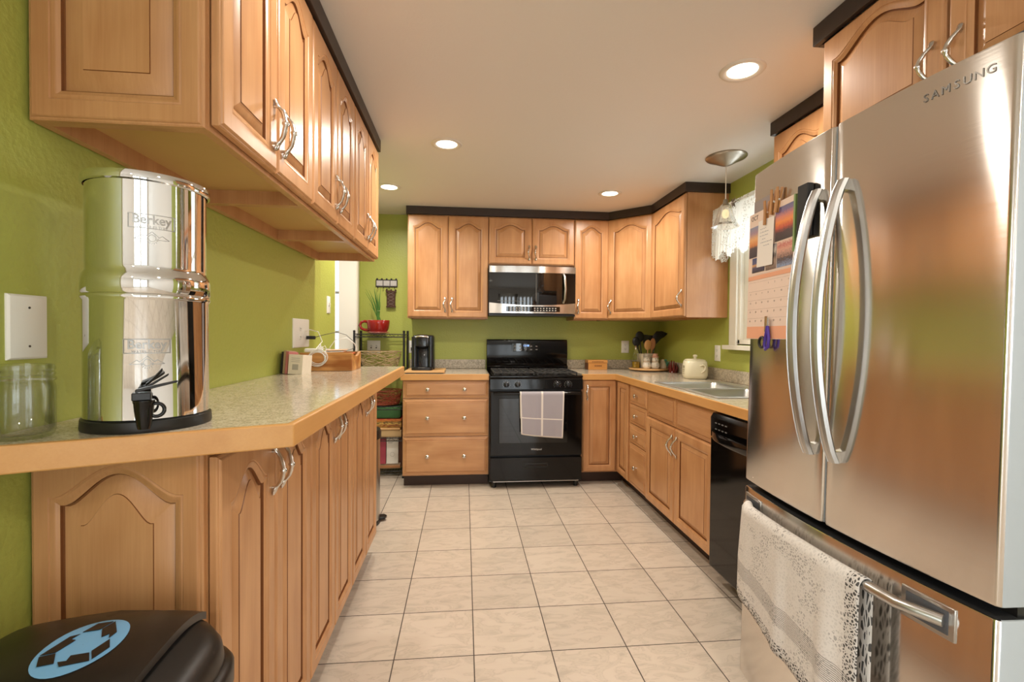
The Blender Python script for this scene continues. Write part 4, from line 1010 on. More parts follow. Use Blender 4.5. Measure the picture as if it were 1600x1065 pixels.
for i, (c, lb) in enumerate(pcol):
    p_ = part('letter', bx((0, 0, 0), ((.12, .05, .13, .1)[i], .09, .0025)), plain('paper_'+c, c, .7), None, (bx0+(.095, .18, .06, .10)[i], by0+.03+.012*i, BT+.07+.008*i), (.03, -.03, .06*i-.08), smooth=0)
    tag(p_, lb, 'letter', 'papers in the oak letter box')
# coil of white cable over the front of the box
mb = MB(); P = []
for k in range(130):
    a = 2*pi*k/26; rr_ = .036+.006*sin(k*.19); P.append((rr_*cos(a)*1.1+.005*sin(k*.07), -.004-.0016*(k/26), rr_*sin(a)*.95+.004*cos(k*.11)))
P += [(.03, -.004, .02), (.04, .004, .045), (.03, .014, .06), (.02, .016, .052)]
mb.tube(P, .0017, 6)
o = part('charging_cable', mb, WHITEP, None, (bx0+.085, by0-.003, BT+.062), (0, 0, 0), smooth=60); tag(o, 'coiled white charging cable over the front of the oak box', 'cable', 'white cables at the bar end')
mb = MB(); mb.box((-.012, -.008, 0), (.012, .008, .03)); mb.cyl((0, 0, .03), (0, 0, .04), .003, 8)
o = part('charger_plug', mb, WHITEP, None, (bx0+.095, by0+.0075, BT+.0885), (.0, .0, .2), smooth=0, bevel=.003); tag(o, 'white charger plug lying on the rim of the oak box', 'charger')
o = part('charging_brick', bx((-.035, -.02, 0), (.035, .02, .018)), WHITEP, None, (bx0+.052, by0+.028, BT+.0895), (0, .0, .1), smooth=0, bevel=.005); tag(o, 'flat white charging hub on the left of the oak box', 'charger')

# letters leaning at the wall left of the box
for i, (c, d_, h, lb) in enumerate((('33302e', 0, .098, 'dark leaflet nearest the wall left of the oak box'), ('b9a27f', .014, .104, 'tan booklet leaning left of the oak box'), ('b8706a', .028, .1, 'reddish booklet leaning left of the oak box'), ('ddd2bd', .045, .088, 'cream printed booklet leaning in front, left of the oak box'))):
    p_ = part('booklet', bx((0, -.003, 0), (.012 if i < 3 else .062, .105, h)), plain('booklet_'+c, c, .7, var=.08, vscale=40), None, (-.822+d_, 2.24-.012*i, BT+.001), (-.07, .04, -.06), smooth=0, bevel=.001)
    tag(p_, lb, 'booklet', 'booklets leaning beside the oak box')
    if i == 3:
        mb = MB(); mb.box((.018, -.0036, .02), (.044, -.0031, .045)); 
        for k in range(3): mb.box((.012, -.0036, .055+.008*k), (.05, -.0031, .057+.008*k))
        part('print', mb, plain('faded_print', 'a8a294', .7), p_, smooth=0)

# ------------------------------------------------------------------ wall plates
def plate(name, label, loc, rot, w, h, kind, group='wall plates'):
    t = thing(name, label, {'switch_plate': 'light switch', 'wall_outlet': 'outlet', 'blank_plate': 'wall plate'}[name], loc, rot, group)
    part('cover', MB().loft([[(x, y, z) for x, z in ((-w/2+d, -h/2+d), (w/2-d, -h/2+d), (w/2-d, h/2-d), (-w/2+d, h/2-d))] for d, y in ((0, 0), (0, -.003), (.003, -.006), (.004, -.0065))]), WHITEP, t, smooth=30)
    if kind == 'blank':
        for z in (-h*.3, h*.3): part('screw', MB().cyl((0, -.006, z), (0, -.0075, z), .0022, 8), SLOT, t)
    for k in range(len(kind) if kind != 'blank' else 0):
        x = (k-(len(kind)-1)/2)*.046
        if kind[k] == 's':
            s_ = part('toggle', bx((x-.004, -.016, -.002), (x+.004, -.006, .012)), WHITEP, t, smooth=0, bevel=.001)
            part('slot', bx((x-.006, -.0068, -.014), (x+.006, -.0063, .014)), SLOT, t, smooth=0)
        elif kind[k] == 'o':
            for z in (-.021, .021):
                r_ = part('socket', MB().loft([[(x+.016*cos(a)*1.0, y, z+.0135*sin(a)) for a in [2*pi*j/16 for j in range(16)]] for y in (-.006, -.0085)]), WHITEP, t, smooth=30)
                part('slots', bx((x-.0075, -.0092, z-.002), (x-.0055, -.0084, z+.007), (x+.0055, -.0092, z-.002), (x+.0075, -.0084, z+.006), (x-.002, -.0092, z-.0095), (x+.002, -.0084, z-.0055)), SLOT, r_, smooth=0)
        elif kind[k] == 'u':
            part('usb_ports', bx((x-.012, -.009, -.02), (x+.012, -.006, .02)), WHITEP, t, smooth=0, bevel=.001)
    return t
plate('blank_plate', 'large blank white plate on the green wall above the glass jar', (XL, .997, 1.255), R90, .084, .122, 'blank')
to = plate('wall_outlet', 'white double outlet with usb charger on the wall above the oak box', (XL, 2.53, 1.243), R90, .235, .145, 'ou')
plate('switch_plate', 'white switch plate on the wall strip beside the cased opening', (XS, 3.46, 1.44), R90, .075, .12, 's')
plate('switch_plate', 'white double switch plate on the back wall behind the wire rack', (-.826, YW, 1.118), 0, .118, .115, 'ss')
plate('wall_outlet', 'white outlet on the back wall left of the coffee maker', (-.475, YW, 1.12), 0, .07, .115, 'o')
plate('wall_outlet', 'white outlet on the back wall behind the utensil crock', (1.545, YW, 1.13), 0, .075, .118, 'o')
plate('wall_outlet', 'white outlet on the right wall above the cookie jar', (XR, 3.4, 1.115), -R90, .075, .118, 'o')
o = part('usb_plug', bx((-.008, -.045, -.009), (.008, -.0, .009)), BLACKP, None, (XL+.0075, 2.6, 1.22), (0, 0, R90), smooth=0, bevel=.003); tag(o, 'black plug in the outlet above the oak box', 'plug')
mb = MB(); mb.tube([(XL+.008, 2.575, 1.255), (XL+.03, 2.58, 1.262), (XL+.07, 2.59, 1.25), (XL+.095, 2.57, 1.2), (XL+.085, 2.5, 1.165), (bx0+.13, 2.44, BT+.105), (bx0+.11, 2.43, BT+.1)], .0022, 6)
o = part('power_cable', mb, WHITEP, smooth=60); tag(o, 'white cable looping from the outlet down into the oak box', 'cable', 'white cables at the bar end')
mb = MB(); P = [(XL+.05, 2.6, 1.222), (XL+.09, 2.62, 1.235), (XL+.15, 2.64, 1.25), (XL+.2, 2.64, 1.235), (XL+.245, 2.62, 1.2), (XL+.25, 2.585, 1.165), (XL+.22, 2.54, 1.152)]
mb.tube(P, .0016, 6); o = part('power_cable', mb, plain('grey_cable', '5a574f', .5), smooth=60); tag(o, 'thin dark cable arching from the black plug over the oak box', 'cable')
mb = MB(); mb.tube([(bx0+.125, 2.45, BT+.11), (bx0+.15, 2.46, BT+.15), (bx0+.2, 2.48, BT+.16), (bx0+.235, 2.5, BT+.13), (bx0+.24, 2.53, BT+.095)], .002, 6)
o = part('white_cord', mb, WHITEP, smooth=60); tag(o, 'white cord standing in an arc inside the oak box', 'cable', 'white cables at the bar end')

# ------------------------------------------------------------------ wire rack and its load
RX0, RX1, RY0, RY1 = -.93, -.515, 4.17, 4.44
RACK = plain('black_wire', '1b1a19', .4)
t = thing('wire_rack', 'black wire shelving rack standing between the bar and the drawers', 'rack', (RX0, RY0, 0))
rw, rd = RX1-RX0, RY1-RY0
for x in (0, rw):
    for y in (0, rd):
        mb = MB(); mb.cyl((x, y, .004), (x, y, 1.26), .0095, 12)
        for k in range(24): mb.torus((x, y, .04+.05*k), .0097, .0008, 'z', 12, 4)
        mb.lathe([(.0001, 0), (.013, 0), (.013, .012), (.0095, .016)], 12, (x, y)); mb.lathe([(.0098, 1.255), (.011, 1.258), (.009, 1.266), (.0001, 1.268)], 12, (x, y))
        part('post', mb, RACK, t, smooth=50)
SHZ = (.06, .345, .615, .93, 1.235)
for z in SHZ:
    mb = MB()
    for y in (0, rd):
        mb.cyl((0, y, z), (rw, y, z), .0035, 8); mb.cyl((0, y, z-.025), (rw, y, z-.025), .0035, 8)
        n = 12; mb.tube([(rw*k/n, y, z-.0125+(.0125 if k % 2 else -.0125)) for k in range(n+1)], .002, 5)
    for x in (0, rw):
        mb.cyl((x, 0, z), (x, rd, z), .0035, 8); mb.cyl((x, 0, z-.025), (x, rd, z-.025), .0035, 8)
    for k in range(1, 18): mb.cyl((rw*k/18, 0, z+.002), (rw*k/18, rd, z+.002), .0017, 5)
    part('shelf', mb, RACK, t, smooth=50)
SH = [z+.0042 for z in SHZ]
# mug planter with chives
MX, MY = -.755, 4.31
t = thing('mug_planter', 'oversized red mug used as a planter on top of the wire rack', 'planter', (MX, MY, SH[4]))
RED = plain('red_glaze', '93201a', .12, coat=.4)
part('saucer', MB().lathe([(.0001, .0), (.05, .0), (.09, .008), (.1, .012), (.098, .015), (.05, .006), (.0001, .006)], 36), plain('pink_saucer', 'b5605a', .3), t, smooth=50)
mg = part('mug', MB().lathe([(.0001, .012), (.06, .012), (.078, .02), (.092, .045), (.098, .09), (.1, .115), (.098, .118), (.094, .115), (.09, .09), (.0001, .085)], 40), RED, t, smooth=50)
part('handle', MB().tube([(-.09, 0, .1), (-.115, 0, .108), (-.145, 0, .1), (-.158, 0, .072), (-.145, 0, .045), (-.115, 0, .032), (-.08, 0, .03)], .0125, 12), RED, mg, smooth=60)
part('soil', MB().lathe([(.0001, .095), (.05, .094), (.092, .09)], 24), plain('soil', '3a2c20', .95, bump=.6, bscale=90), t, smooth=50)
mb = MB()
for k in range(30):
    a = random.uniform(0, 2*pi); r0 = random.uniform(0, .02); sp_ = random.uniform(.0, .075); h = random.uniform(.17, .32); lean = -.035
    b0 = (r0*cos(a)+.012, r0*sin(a), .09); nk = (r0*.6*cos(a)-.002, r0*.6*sin(a), .2*.75)
    mb.tube([b0, nk, (nk[0]+lean*.5+sp_*.5*cos(a), sp_*.5*sin(a), .09+h*.7), (nk[0]+lean+sp_*cos(a), sp_*sin(a), .09+h)], [.0035, .0032, .0028, .0007], 5)
part('chives', mb, plain('chive_green', '4f7a35', .5, var=.25, vscale=30), t, smooth=60, label='bundle of upright chive leaves')
part('tie', MB().torus((-.001, 0, .2), .0165, .002, 'z', 18, 6), plain('twine', 'b7b48a', .9), t, smooth=60)

def basket(name, label, loc, r0, r1, h, mat, n=130, sx=1.0, sy=1.0):
    mb = MB(); rng = random.Random(hash(name) % 7 + 3)
    for k in range(n):
        a = rng.uniform(0, 2*pi); z = rng.uniform(.004, h*.92); sp_ = rng.uniform(.5, 1.3); dz = rng.uniform(-.45, .45)*h; P = []
        for j in range(9):
            q_ = j/8; zz = min(h, max(.004, z+dz*(q_-.5)+.008*sin(q_*7+k))); rr_ = r0+(r1-r0)*(zz/h)**.7+rng.uniform(-.003, .003)
            P.append((rr_*cos(a+sp_*q_)*sx, rr_*sin(a+sp_*q_)*sy, zz))
        mb.tube(P, rng.uniform(.0018, .003), 5)
    for zz in (.006, h):
        rr_ = r0+(r1-r0)*(zz/h)**.7; mb.tube([(rr_*cos(2*pi*j/32)*sx, rr_*sin(2*pi*j/32)*sy, zz) for j in range(33)], .0035, 6)
    t = thing(name, label, 'basket', loc, 0, 'twig baskets on the wire rack'); part('twigs', mb, mat, t, smooth=60)
    part('bottom', MB().lathe([(.0001, .002), (r0, .002), (r0, .006), (.0001, .006)], 24), mat, t).scale = (sx, sy, 1)
    return t
basket('twig_basket', 'pale natural twig basket on the rack shelf below the mug', (-.735, 4.3, SH[3]), .1, .135, .15, plain('pale_twigs', 'b9a078', .75, var=.3, vscale=40), 85, 1.35, .85)
basket('twig_basket', 'red stained twig basket on the middle rack shelf', (-.73, 4.3, SH[2]+.0), .12, .14, .125, plain('red_twigs', '8e3f24', .7, var=.3, vscale=40), 110, 1.3, .85)
GRN = plain('green_cloth', '3f6a3c', .85, var=.1)
o = part('folded_cloth', bx((0, 0, 0), (.36, .22, .1)), GRN, None, (-.905, 4.195, SH[1]+.158), smooth=0, bevel=.02, seg=4); tag(o, 'folded dark green cloth topping the stack on the rack shelf', 'cloth')
o = part('food_box', bx((0, 0, 0), (.37, .22, .075)), uvgrad('pattern_box', [(0, 'c8a24a'), (.25, '7a2c22'), (.45, 'e0b860'), (.6, '3b3026'), (.75, 'c9873c'), (1, 'b3402c')], noise=.5, scale=12), None, (-.905, 4.19, SH[1]+.082), smooth=0, bevel=.008); tag(o, 'brightly patterned box under the green cloth on the rack', 'box')
o = part('cutting_board', bx((0, 0, 0), (.36, .2, .018)), PINE, None, (-.905, 4.18, SH[1]+.063), smooth=0, bevel=.004); tag(o, 'thin wooden board between boxes on the rack', 'board')
o = part('storage_box', bx((0, 0, 0), (.37, .21, .062)), plain('beige_box', 'c9a878', .6, var=.06), None, (-.905, 4.185, SH[1]), smooth=0, bevel=.008); tag(o, 'beige flat box at the bottom of the rack stack', 'box')
bk_ = (('a63f4e', .13, .235, 0.0, 'magenta cookbook standing on the bottom rack shelf'), ('e3ddd2', .1, .255, .006, 'white booklet with small print on the bottom rack shelf'), ('8a5a35', .15, .3, .05, 'brown spiral notebook standing at the back of the bottom shelf'))
for i, (c, w2, h2, dy, lb) in enumerate(bk_):
    o = part('cookbook', bx((0, 0, 0), (w2, .014, h2)), plain('cover_'+c, c, .5, var=.08, vscale=20), None, (-.80+(.0, .135, .115)[i], 4.2+dy+.045*(i == 2), SH[0]+.052*(i < 2)), (-.06, 0, 0), smooth=0, bevel=.001)
    tag(o, lb, 'book', 'books on the bottom rack shelf')
    if i == 1:
        mb = MB()
        for k in range(3): mb.box((.012, -.0006, .2-.012*k), (.075-.012*k, 0, .205-.012*k))
        mb.torus((.05, -.0004, .08), .018, .001, 'y', 16, 4); part('print', mb, plain('faded_print', 'a8a294', .7), o, smooth=0)
    if i == 2:
        mb = MB()
        for k in range(20): mb.torus((w2, .007, .02+.0135*k), .008, .0012, 'y', 10, 4)
        part('spiral', mb, CHROME, o, smooth=50)
mb = MB(); mb.cyl((0, 0, .024), (.3, 0, .024), .024, 18)
o = part('rolled_mat', mb, uvgrad('stripe_mat', [(0, 'd9b48a'), (.5, 'd48a52'), (1, 'e6d5b8')], noise=.2), None, (-.85, 4.245, SH[0]), smooth=50); tag(o, 'rolled orange cloth mat lying on the bottom rack shelf', 'mat')

# key rack
t = thing('key_rack', 'black key rack with three pale tiles on the back wall', 'key rack', (-.712, YW, 1.7))
part('frame', bx((-.098, -.012, -.034), (.098, 0, .034)), plain('bronze_black', '2a2523', .5), t, smooth=0, bevel=.003)
for k in range(3): part('tile', bx((-.09+.062*k, -.0145, -.024), (-.034+.062*k, -.012, .024)), plain('grey_tile', 'b8b4b2', .35, var=.2, vscale=70), t, smooth=0, bevel=.001)
for k in range(4): part('hook', MB().tube([(-.075+.05*k, -.01, -.03), (-.075+.05*k, -.02, -.045), (-.075+.05*k, -.034, -.048), (-.075+.05*k, -.038, -.036)], .003, 6), plain('bronze_black', '2a2523', .5), t)
mb = MB()
for k in range(5): mb.sphere((-.085+.0425*k, -.006, .038), .009, 10, 6)
part('crest', mb, plain('bronze_black', '2a2523', .5), t, smooth=60)
t = thing('hanging_ornament', 'dark carved wooden ornament hanging under the key rack', 'ornament', (-.67, YW-.002, 1.485))
DB = plain('dark_bronze', '4a2d22', .4, .2)
mb = bx((-.038, -.03, .0), (.038, -.002, .14)); part('body', mb, DB, t, smooth=0, bevel=.006)
part('cornice', bx((-.046, -.036, .132), (.046, 0, .146)), DB, t, smooth=0)
part('base_molding', bx((-.042, -.034, -.006), (.042, 0, .006)), DB, t, smooth=0)
for x in (-.04, 0, .04): part('finial', MB().sphere((x, -.018, .152), .009, 8, 6), DB, t, smooth=60)
mb = MB()
for k in range(4):
    z = .022+.032*k
    mb.tube([(-.028, -.032, z-.012), (.028, -.032, z+.016)], .0028, 5); mb.tube([(.028, -.032, z-.012), (-.028, -.032, z+.016)], .0028, 5)
part('lattice', mb, plain('worn_pewter', '8b7770', .4, .5), t, smooth=50)
mb = MB(); mb.tube([(-.035, -.034, .165), (-.03, -.02, .145), (-.012, -.02, .15)], .0035, 6); part('strap', mb, BLACKP, t)

# ------------------------------------------------------------------ stainless bin at the far end of the bar
t = thing('trash_can', 'stainless pedal trash can past the far end of the bar', 'trash can', (-.708, 3.2, 0))
part('body', MB().lathe([(.0001, .02), (.16, .02), (.16, .56), (.0001, .56)], 48), STEELD, t, smooth=40)
part('base_ring', MB().lathe([(.0001, 0), (.163, 0), (.164, .022), (.16, .028)], 48), BLACKP, t, smooth=40)
part('lid', MB().lathe([(.16, .556), (.166, .56), (.167, .6), (.16, .615), (.1, .635), (.0001, .64)], 48), BLACKP, t, smooth=40)
part('pedal', MB().loft([[(.13, -.035, z), (.19, -.03, z), (.206, 0, z), (.19, .03, z), (.13, .035, z)] for z in (.012, .03)]), BLACKP, t, rot=(0, 0, .25), smooth=20, bevel=.003)

# ------------------------------------------------------------------ recycling bin at lower left
t = thing('recycling_bin', 'black plastic bin with blue recycling mark, in front of the bar', 'bin', (-.605, .785, 0), .06); t.scale = (1, 1, 1.09)
LB = plain('scuffed_black_plastic', '171514', .33, bump=.05, bscale=30, var=.25, vscale=25)
def sup(a, b, z, n=48, e=4.2, dz=0):
    lp = []
    for k in range(n):
        q_ = 2*pi*k/n; c_, s_ = cos(q_), sin(q_)
        x = a*(abs(c_)**(2/e))*(1 if c_ >= 0 else -1); y = b*(abs(s_)**(2/e))*(1 if s_ >= 0 else -1)
        lp.append((x, y, z-dz*(x/a)**2))
    return lp
part('body', MB().loft([sup(.155, .125, 0), sup(.16, .13, .01), sup(.19, .165, .56), sup(.19, .165, .57)]), LB, t, smooth=40)
rimm = part('lid', MB().loft([sup(.196, .17, .56), sup(.205, .18, .565), sup(.205, .18, .592), sup(.2, .176, .6), sup(.192, .168, .604), sup(.188, .164, .64, dz=.012), sup(.178, .154, .668, dz=.025), sup(.16, .136, .684, dz=.03), sup(.12, .1, .692, dz=.02), sup(.05, .05, .696, dz=.004)]), LB, t, smooth=45)
# swing flap: a slightly raised panel over the middle of the lid
lo = []
for k in range(25):
    v = -1+2*k/24; y = .15*v; lo_z = .699-.026*abs(v)**3.2
    row_top = [(-.135+.27*i/14, y, lo_z-.012*abs((-.135+.27*i/14)/.15)**2.5) for i in range(15)]
    lo.append(row_top + [(.135, y, lo_z-.022), (-.135, y, lo_z-.022)])
fl = part('swing_flap', MB().loft(lo), LB, t, smooth=40)
BLUE = plain('blue_label', '6ea4cf', .4)
zf = lambda x, y: .699-.026*abs(y/.15)**3.2-.012*abs(x/.15)**2.5
mb = MB(); 
cx_, cy_ = .02, .01
rings = []
for rr_ in (0.0005, .025, .05, .072):
    rings.append([(cx_+rr_*.72*cos(2*pi*k/40), cy_+rr_*sin(2*pi*k/40), zf(cx_+rr_*.72*cos(2*pi*k/40), cy_+rr_*sin(2*pi*k/40))+.0008) for k in range(40)])
mb.loft(rings, False, False); part('recycling_label', mb, BLUE, fl, smooth=60)
mb = MB()
def pl(pts):
    ids = []
    for x, y in pts: x *= 1.05; y *= 1.45; ids.append((cx_+x, cy_+y, zf(cx_+x, cy_+y)+.0016))
    mb.loft([ids, [(x, y, z+.0005) for x, y, z in ids]])
for k in range(3):
    a = 2*pi*k/3+.15
    rot_ = lambda p: (p[0]*cos(a)-p[1]*sin(a), p[0]*sin(a)+p[1]*cos(a))
    # a bent band: straight leg then a folded pointed leg
    pl([rot_(p) for p in ((-.017, .026), (-.008, .042), (.012, .042), (.004, .026))])
    pl([rot_(p) for p in ((.0145, .0415), (.0065, .0265), (.017, .008), (.024, .013), (.0285, .004), (.032, .0145))])
part('recycling_arrows', mb, LB, fl, smooth=0)

# ------------------------------------------------------------------ back counter, left of the range
t = thing('coffee_board', 'wooden board under the coffee maker', 'board', (-.48, 3.905, CT))
part('board', bx((0, 0, .004), (.32, .34, .022)), PINE, t, smooth=0, bevel=.004)
part('slide_tray', bx((.01, -.012, 0), (.31, .3, .004)), BLACKP, t, smooth=0)
t = thing('coffee_maker', 'black single-cup coffee maker on the counter left of the range', 'coffee maker', (-.345, 4.08, CT+.022))
def rbox(x0, y0, x1, y1, r, zs):
    return [rr(x0+d, y0+d, x1-d, y1-d, r, z, 4) for z, d in zs]
NAVY = plain('navy_black_plastic', '17191f', .2, coat=.3)
part('body', MB().loft(rbox(-.095, -.02, .095, .17, .035, ((0, .004), (.004, 0), (.27, .004), (.285, .012), (.29, .03)))), NAVY, t, smooth=40)
part('brew_head', MB().loft(rbox(-.06, -.13, .06, .0, .03, ((.19, .012), (.2, .002), (.265, 0), (.285, .006), (.293, .02)))), NAVY, t, smooth=40)
for x in (-.062, .062): part('side_column', MB().cyl((x*1.05, -.045, .02), (x*1.05, -.045, .275), .026, 18), NAVY, t, smooth=50)
part('drip_tray', MB().loft(rbox(-.085, -.13, .085, .0, .03, ((0, .003), (.003, 0), (.022, 0), (.025, .004)))), BLACKP, t, smooth=40)
part('handle', MB().tube([(-.05, -.128, .272), (-.03, -.142, .278), (.03, -.142, .278), (.05, -.128, .272)], .007, 8), CHROME, t, smooth=50)
part('maker_mark', MB().add(text_mesh('KEURIG', .016, .0004), Matrix.Translation((0, -.1295, .05)) @ TX @ Matrix.Translation((0, -.03, 0))), plain('mark_silver', 'd6d2cb', .3, .6), t, smooth=0)
mb = MB(); mb.tube([(-.475, YW-.012, 1.1), (-.47, YW-.05, 1.08), (-.462, YW-.07, 1.04), (-.455, YW-.09, 1.0), (-.44, YW-.17, .972), (-.39, YW-.22, .97)], .004, 7); mb.box((-.488, YW-.035, 1.085), (-.462, YW-.0095, 1.115))
mb.v = [v-Vector((-.345, 4.08, CT+.022)) for v in mb.v]; part('power_cord', mb, BLACKP, t, smooth=50)

# ------------------------------------------------------------------ back counter, right of the range
t = thing('recipe_box', 'small wooden recipe box on the counter right of the range', 'box', (1.142, 4.33, CT))
RB = wood('recipe_wood', 'c07f3c', 'dba05a', 'x', .4)
part('box', bx((0, 0, 0), (.18, .11, .062)), RB, t, smooth=0, bevel=.002)
part('lid', bx((-.003, -.003, .063), (.183, .113, .09)), RB, t, smooth=0, bevel=.003)
mb = MB()
for k in range(7): mb.box((.035+.016*k, -.0035, .07), (.046+.016*k, -.0025, .078))
for k in range(4): mb.box((.06+.018*k, -.0008, .03), (.073+.018*k, 0, .042))
part('burned_pattern', mb, plain('burn', '7a4a22', .6), t, smooth=0)
part('dark_end', bx((-.0045, 0, .0), (-.0032, .11, .06)), plain('box_end', '6d3a1c', .5), t, smooth=0)

# turntable and what it carries
TXx, TYy = 1.68, 4.235
TZ = CT+.024
t = thing('turntable', 'round wooden turntable in the counter corner', 'turntable', (TXx, TYy, CT))
part('base', MB().lathe([(.0001, 0), (.09, 0), (.09, .008), (.0001, .008)], 32), BLACKP, t)
part('tray', MB().lathe([(.0001, .009), (.17, .009), (.176, .014), (.176, .02), (.17, .024), (.0001, .024)], 56), PINE, t, smooth=40)
CREAM = plain('cream_ceramic', 'ddd2bb', .3, var=.05, vscale=25)
t = thing('utensil_crock', 'square cream ceramic utensil crock on the turntable', 'crock', (TXx-.01, TYy+.035, TZ), .1)
part('crock', MB().loft(rbox(-.068, -.055, .068, .055, .015, ((0, .004), (.005, 0), (.118, 0), (.122, -.003), (.13, -.003), (.132, .001), (.13, .008), (.03, .009)))), CREAM, t, smooth=40)
mb = MB()
for k in range(3): mb.tube([(-.05+.035*k, -.0555, .03), (-.04+.035*k, -.057, .06), (-.045+.035*k, -.0555, .09)], .002, 5)
part('relief', mb, plain('grey_relief', '8f8574', .5), t, smooth=50)
def utensil(name, label, dx, dy, tilt, az, head, mat, L_=.2):
    t = thing(name, label, 'utensil', (TXx-.01+dx, TYy+.035+dy, TZ+.034), (tilt*cos(az), tilt*sin(az), 0), 'kitchen utensils in the crock'); t.scale = (1.22, 1.22, 1.12)
    part('handle', MB().tube([(0, 0, 0), (0, 0, L_)], .0045, 8), mat, t)
    part('head', head(L_), mat, t, smooth=50)
BKU = plain('black_nylon', '16161c', .35)
WSP = wood('wooden_spoon', 'c08a52', 'dcae74', 'z', .5)
oval = lambda rx, rz, th: (lambda L_: MB().loft([[(rx*s_*cos(a), dy*th, L_+rz*.8+rz*s_*sin(a)) for a in [2*pi*k/20 for k in range(20)]] for s_, dy in ((.3, -1), (.8, -.8), (1, -.2), (1, .2), (.8, .8), (.3, 1))]))
def turner(L_):
    mb = MB(); mb.loft([[(-.02, -.003, L_-.01), (.02, -.003, L_-.01), (.02, .003, L_-.01), (-.02, .003, L_-.01)], [(-.04, -.002, L_+.03), (.04, -.002, L_+.03), (.04, .002, L_+.03), (-.04, .002, L_+.03)], [(-.042, -.001, L_+.09), (.042, -.001, L_+.09), (.042, .001, L_+.09), (-.042, .001, L_+.09)]]); return mb
def ladle(L_):
    mb = MB(); mb.lathe_c((.012, -.02, L_+.02), [(.001, -.03), (.025, -.022), (.038, 0), (.037, .004), (.033, 0), (.02, -.018), (.001, -.025)], 20); return mb
def swoosh(L_):
    mb = MB(); P = [(0, 0, L_-.03), (-.005, 0, L_+.02), (.008, 0, L_+.05), (.04, 0, L_+.065), (.07, 0, L_+.08)]
    mb.tube(P, [.006, .034, .036, .026, .003], 12, flat=.2, up=(0, 1, 0)); return mb
utensil('serving_spoon', 'black serving spoon at the left of the crock', -.03, .02, .1, -pi/2*1.0, oval(.034, .045, .006), BKU, .19)
utensil('ladle', 'black ladle leaning left in the crock', -.035, -.01, .3, -pi/2, oval(.03, .04, .008), BKU, .16)
utensil('turner', 'black flat turner in the middle of the crock', .005, .02, .1, pi/2, turner, BKU, .15)
utensil('wooden_spoon', 'pale wooden spoon at the front of the crock', .0, -.025, .08, 0, oval(.028, .042, .006), WSP, .125)
utensil('curved_spatula', 'black curved spatula leaning right in the crock', .04, .0, .25, pi/2, swoosh, BKU, .2)
utensil('wooden_spoon', 'reddish wooden spoon beside the front spoon in the crock', .03, -.02, .12, pi/2, oval(.022, .05, .005), wood('reddish_wood', 'b0764c', 'd29a70', 'z', .5), .125)
def shaker(x, y, label, hat):
    t = thing('shaker', label, 'shaker', (x, y, TZ), 0, 'snowman shakers on the turntable'); t.scale = (1.25, 1.25, 1.3)
    part('body', MB().lathe([(.0001, 0), (.024, 0), (.031, .012), (.032, .026), (.026, .042), (.021, .048), (.024, .056), (.025, .066), (.02, .078), (.008, .084), (.0001, .085)], 24), plain('white_ceramic', 'e9e1d4', .2), t, smooth=60)
    part('hat', MB().lathe([(.0001, .105), (.018, .104), (.019, .086), (.028, .083), (.028, .078), (.015, .078)], 20), hat, t, smooth=40)
    mb = MB()
    for dx in (-.008, .008): mb.sphere((dx, -.023, .069), .0028, 8, 6)
    for z in (.02, .034): mb.sphere((0, -.031, z), .0028, 8, 6)
    mb.tube([(-.008, -.0235, .058), (0, -.025, .0555), (.008, -.0235, .058)], .0012, 5)
    part('face_dots', mb, BLACKP, t, smooth=60)
    part('scarf', MB().torus((0, 0, .049), .021, .0045, 'z', 24, 8), plain('scarf_'+hat.name, 'c9b49a', .8), t, smooth=60)
shaker(TXx-.045, TYy-.075, 'white snowman shaker with grey hat on the turntable, left one', plain('grey_hat', 'b6aea2', .5))
shaker(TXx+.028, TYy-.085, 'white snowman shaker with pinkish hat on the turntable, right one', plain('pink_hat', 'd3a08a', .5))
t = thing('figurine', 'small cream figurine with green bow right of the shakers', 'figurine', (TXx+.118, TYy-.04, TZ))
part('body', MB().lathe([(.0001, 0), (.03, 0), (.033, .02), (.028, .045), (.02, .055), (.022, .068), (.014, .08), (.0001, .084)], 20), CREAM, t, smooth=60)
mb = MB(); mb.sphere((.02, -.016, .074), .014, 10, 8, .8); mb.sphere((.036, -.014, .05), .014, 10, 8, 1.2); mb.sphere((.03, -.018, .03), .01, 10, 8, 1.2)
part('bow', mb, plain('teal_glaze', '4f8a72', .3), t, smooth=60)
t = thing('oil_cruet', 'clear glass cruet half full of golden oil on the turntable', 'bottle', (TXx-.12, TYy+.0, TZ))
part('bottle', MB().loft([sup(.034, .034, z, 28, 3.5) if s_ == 1 else [(x*s_, y*s_, z) for x, y, _ in sup(.034, .034, z, 28, 3.5)] for z, s_ in ((0, .95), (.004, 1), (.07, 1), (.1, .75), (.15, .5), (.17, .42))], True, False), JARGLASS, t, smooth=50)
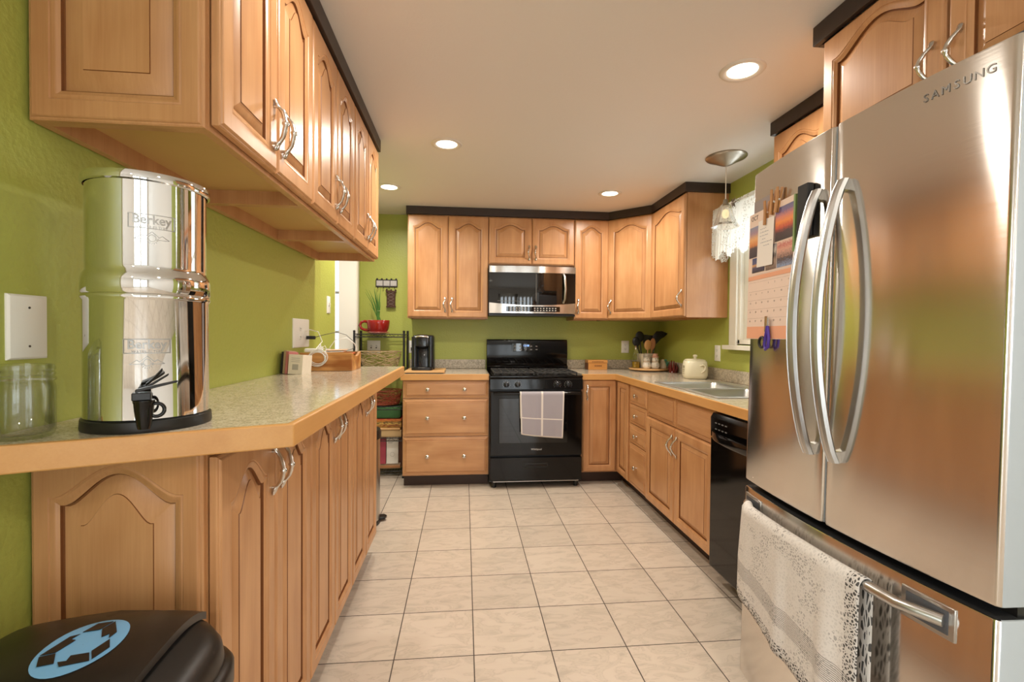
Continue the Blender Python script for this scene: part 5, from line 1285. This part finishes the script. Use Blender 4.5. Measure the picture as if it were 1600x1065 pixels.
part('oil', MB().loft([sup(.031, .031, z, 28, 3.5) for z in (.003, .058)]), plain('golden_oil', '9a7a1c', .15), t, smooth=50)
part('stopper', MB().lathe([(.0001, .168), (.013, .168), (.015, .18), (.009, .19), (.004, .205), (.0001, .207)], 16), CHROME, t, smooth=50)
t = thing('chili_ornament', 'dark red glazed ornament in the corner right of the turntable', 'ornament', (1.818, 4.02, CT))
mb = MB()
for k in range(7):
    a = 2*pi*k/7; mb.tube([(.02*cos(a), .02*sin(a), .01), (.032*cos(a), .032*sin(a), .04), (.022*cos(a), .022*sin(a), .085+.01*(k % 3))], [.014, .013, .004], 8)
mb.lathe([(.0001, 0), (.034, 0), (.03, .012), (.0001, .014)], 16)
part('peppers', mb, plain('dark_red_glaze', '6b1d18', .2), t, smooth=60)
# cookie jar
t = thing('cookie_jar', 'cream ceramic lidded jar beside the sink', 'jar', (1.742, 3.472, CT), -.25)
JC = plain('jar_cream', 'e4dcc0', .22, var=.03)
def sq(a, z, e=3.6): return [(x, y, z) for x, y, _ in sup(a, a, z, 44, e)]
jb = part('body', MB().loft([sq(.07, 0), sq(.078, .004), sq(.087, .03), sq(.086, .08), sq(.081, .125), sq(.076, .134), sq(.07, .136)]), JC, t, smooth=60)
part('ear_handle', MB().tube([(.02, -.084, .1), (.038, -.094, .112), (.056, -.09, .098), (.054, -.092, .075), (.04, -.094, .06), (.028, -.088, .05)], [.005, .008, .009, .008, .006, .004], 10), JC, jb, smooth=60)
mb = MB()
for z in (.035, .05, .065, .08, .092):
    x = -.078
    mb.tube([(-.084, -.045, z), (-.0865, -.03, z+.006), (-.086, -.015, z-.003), (-.0865, 0, z+.005), (-.086, .015, z)], .0016, 5)
part('lettering', mb, plain('jar_script', '6b6446', .6), jb, smooth=50)
ldd = part('lid', MB().loft([sq(.07, .135), sq(.073, .137), sq(.072, .142), sq(.05, .148), sq(.012, .151)]), JC, t, smooth=50)
part('lid_knob', MB().lathe([(.0001, .15), (.012, .15), (.01, .158), (.016, .166), (.018, .173), (.012, .18), (.0001, .182)], 20), JC, ldd, smooth=60)
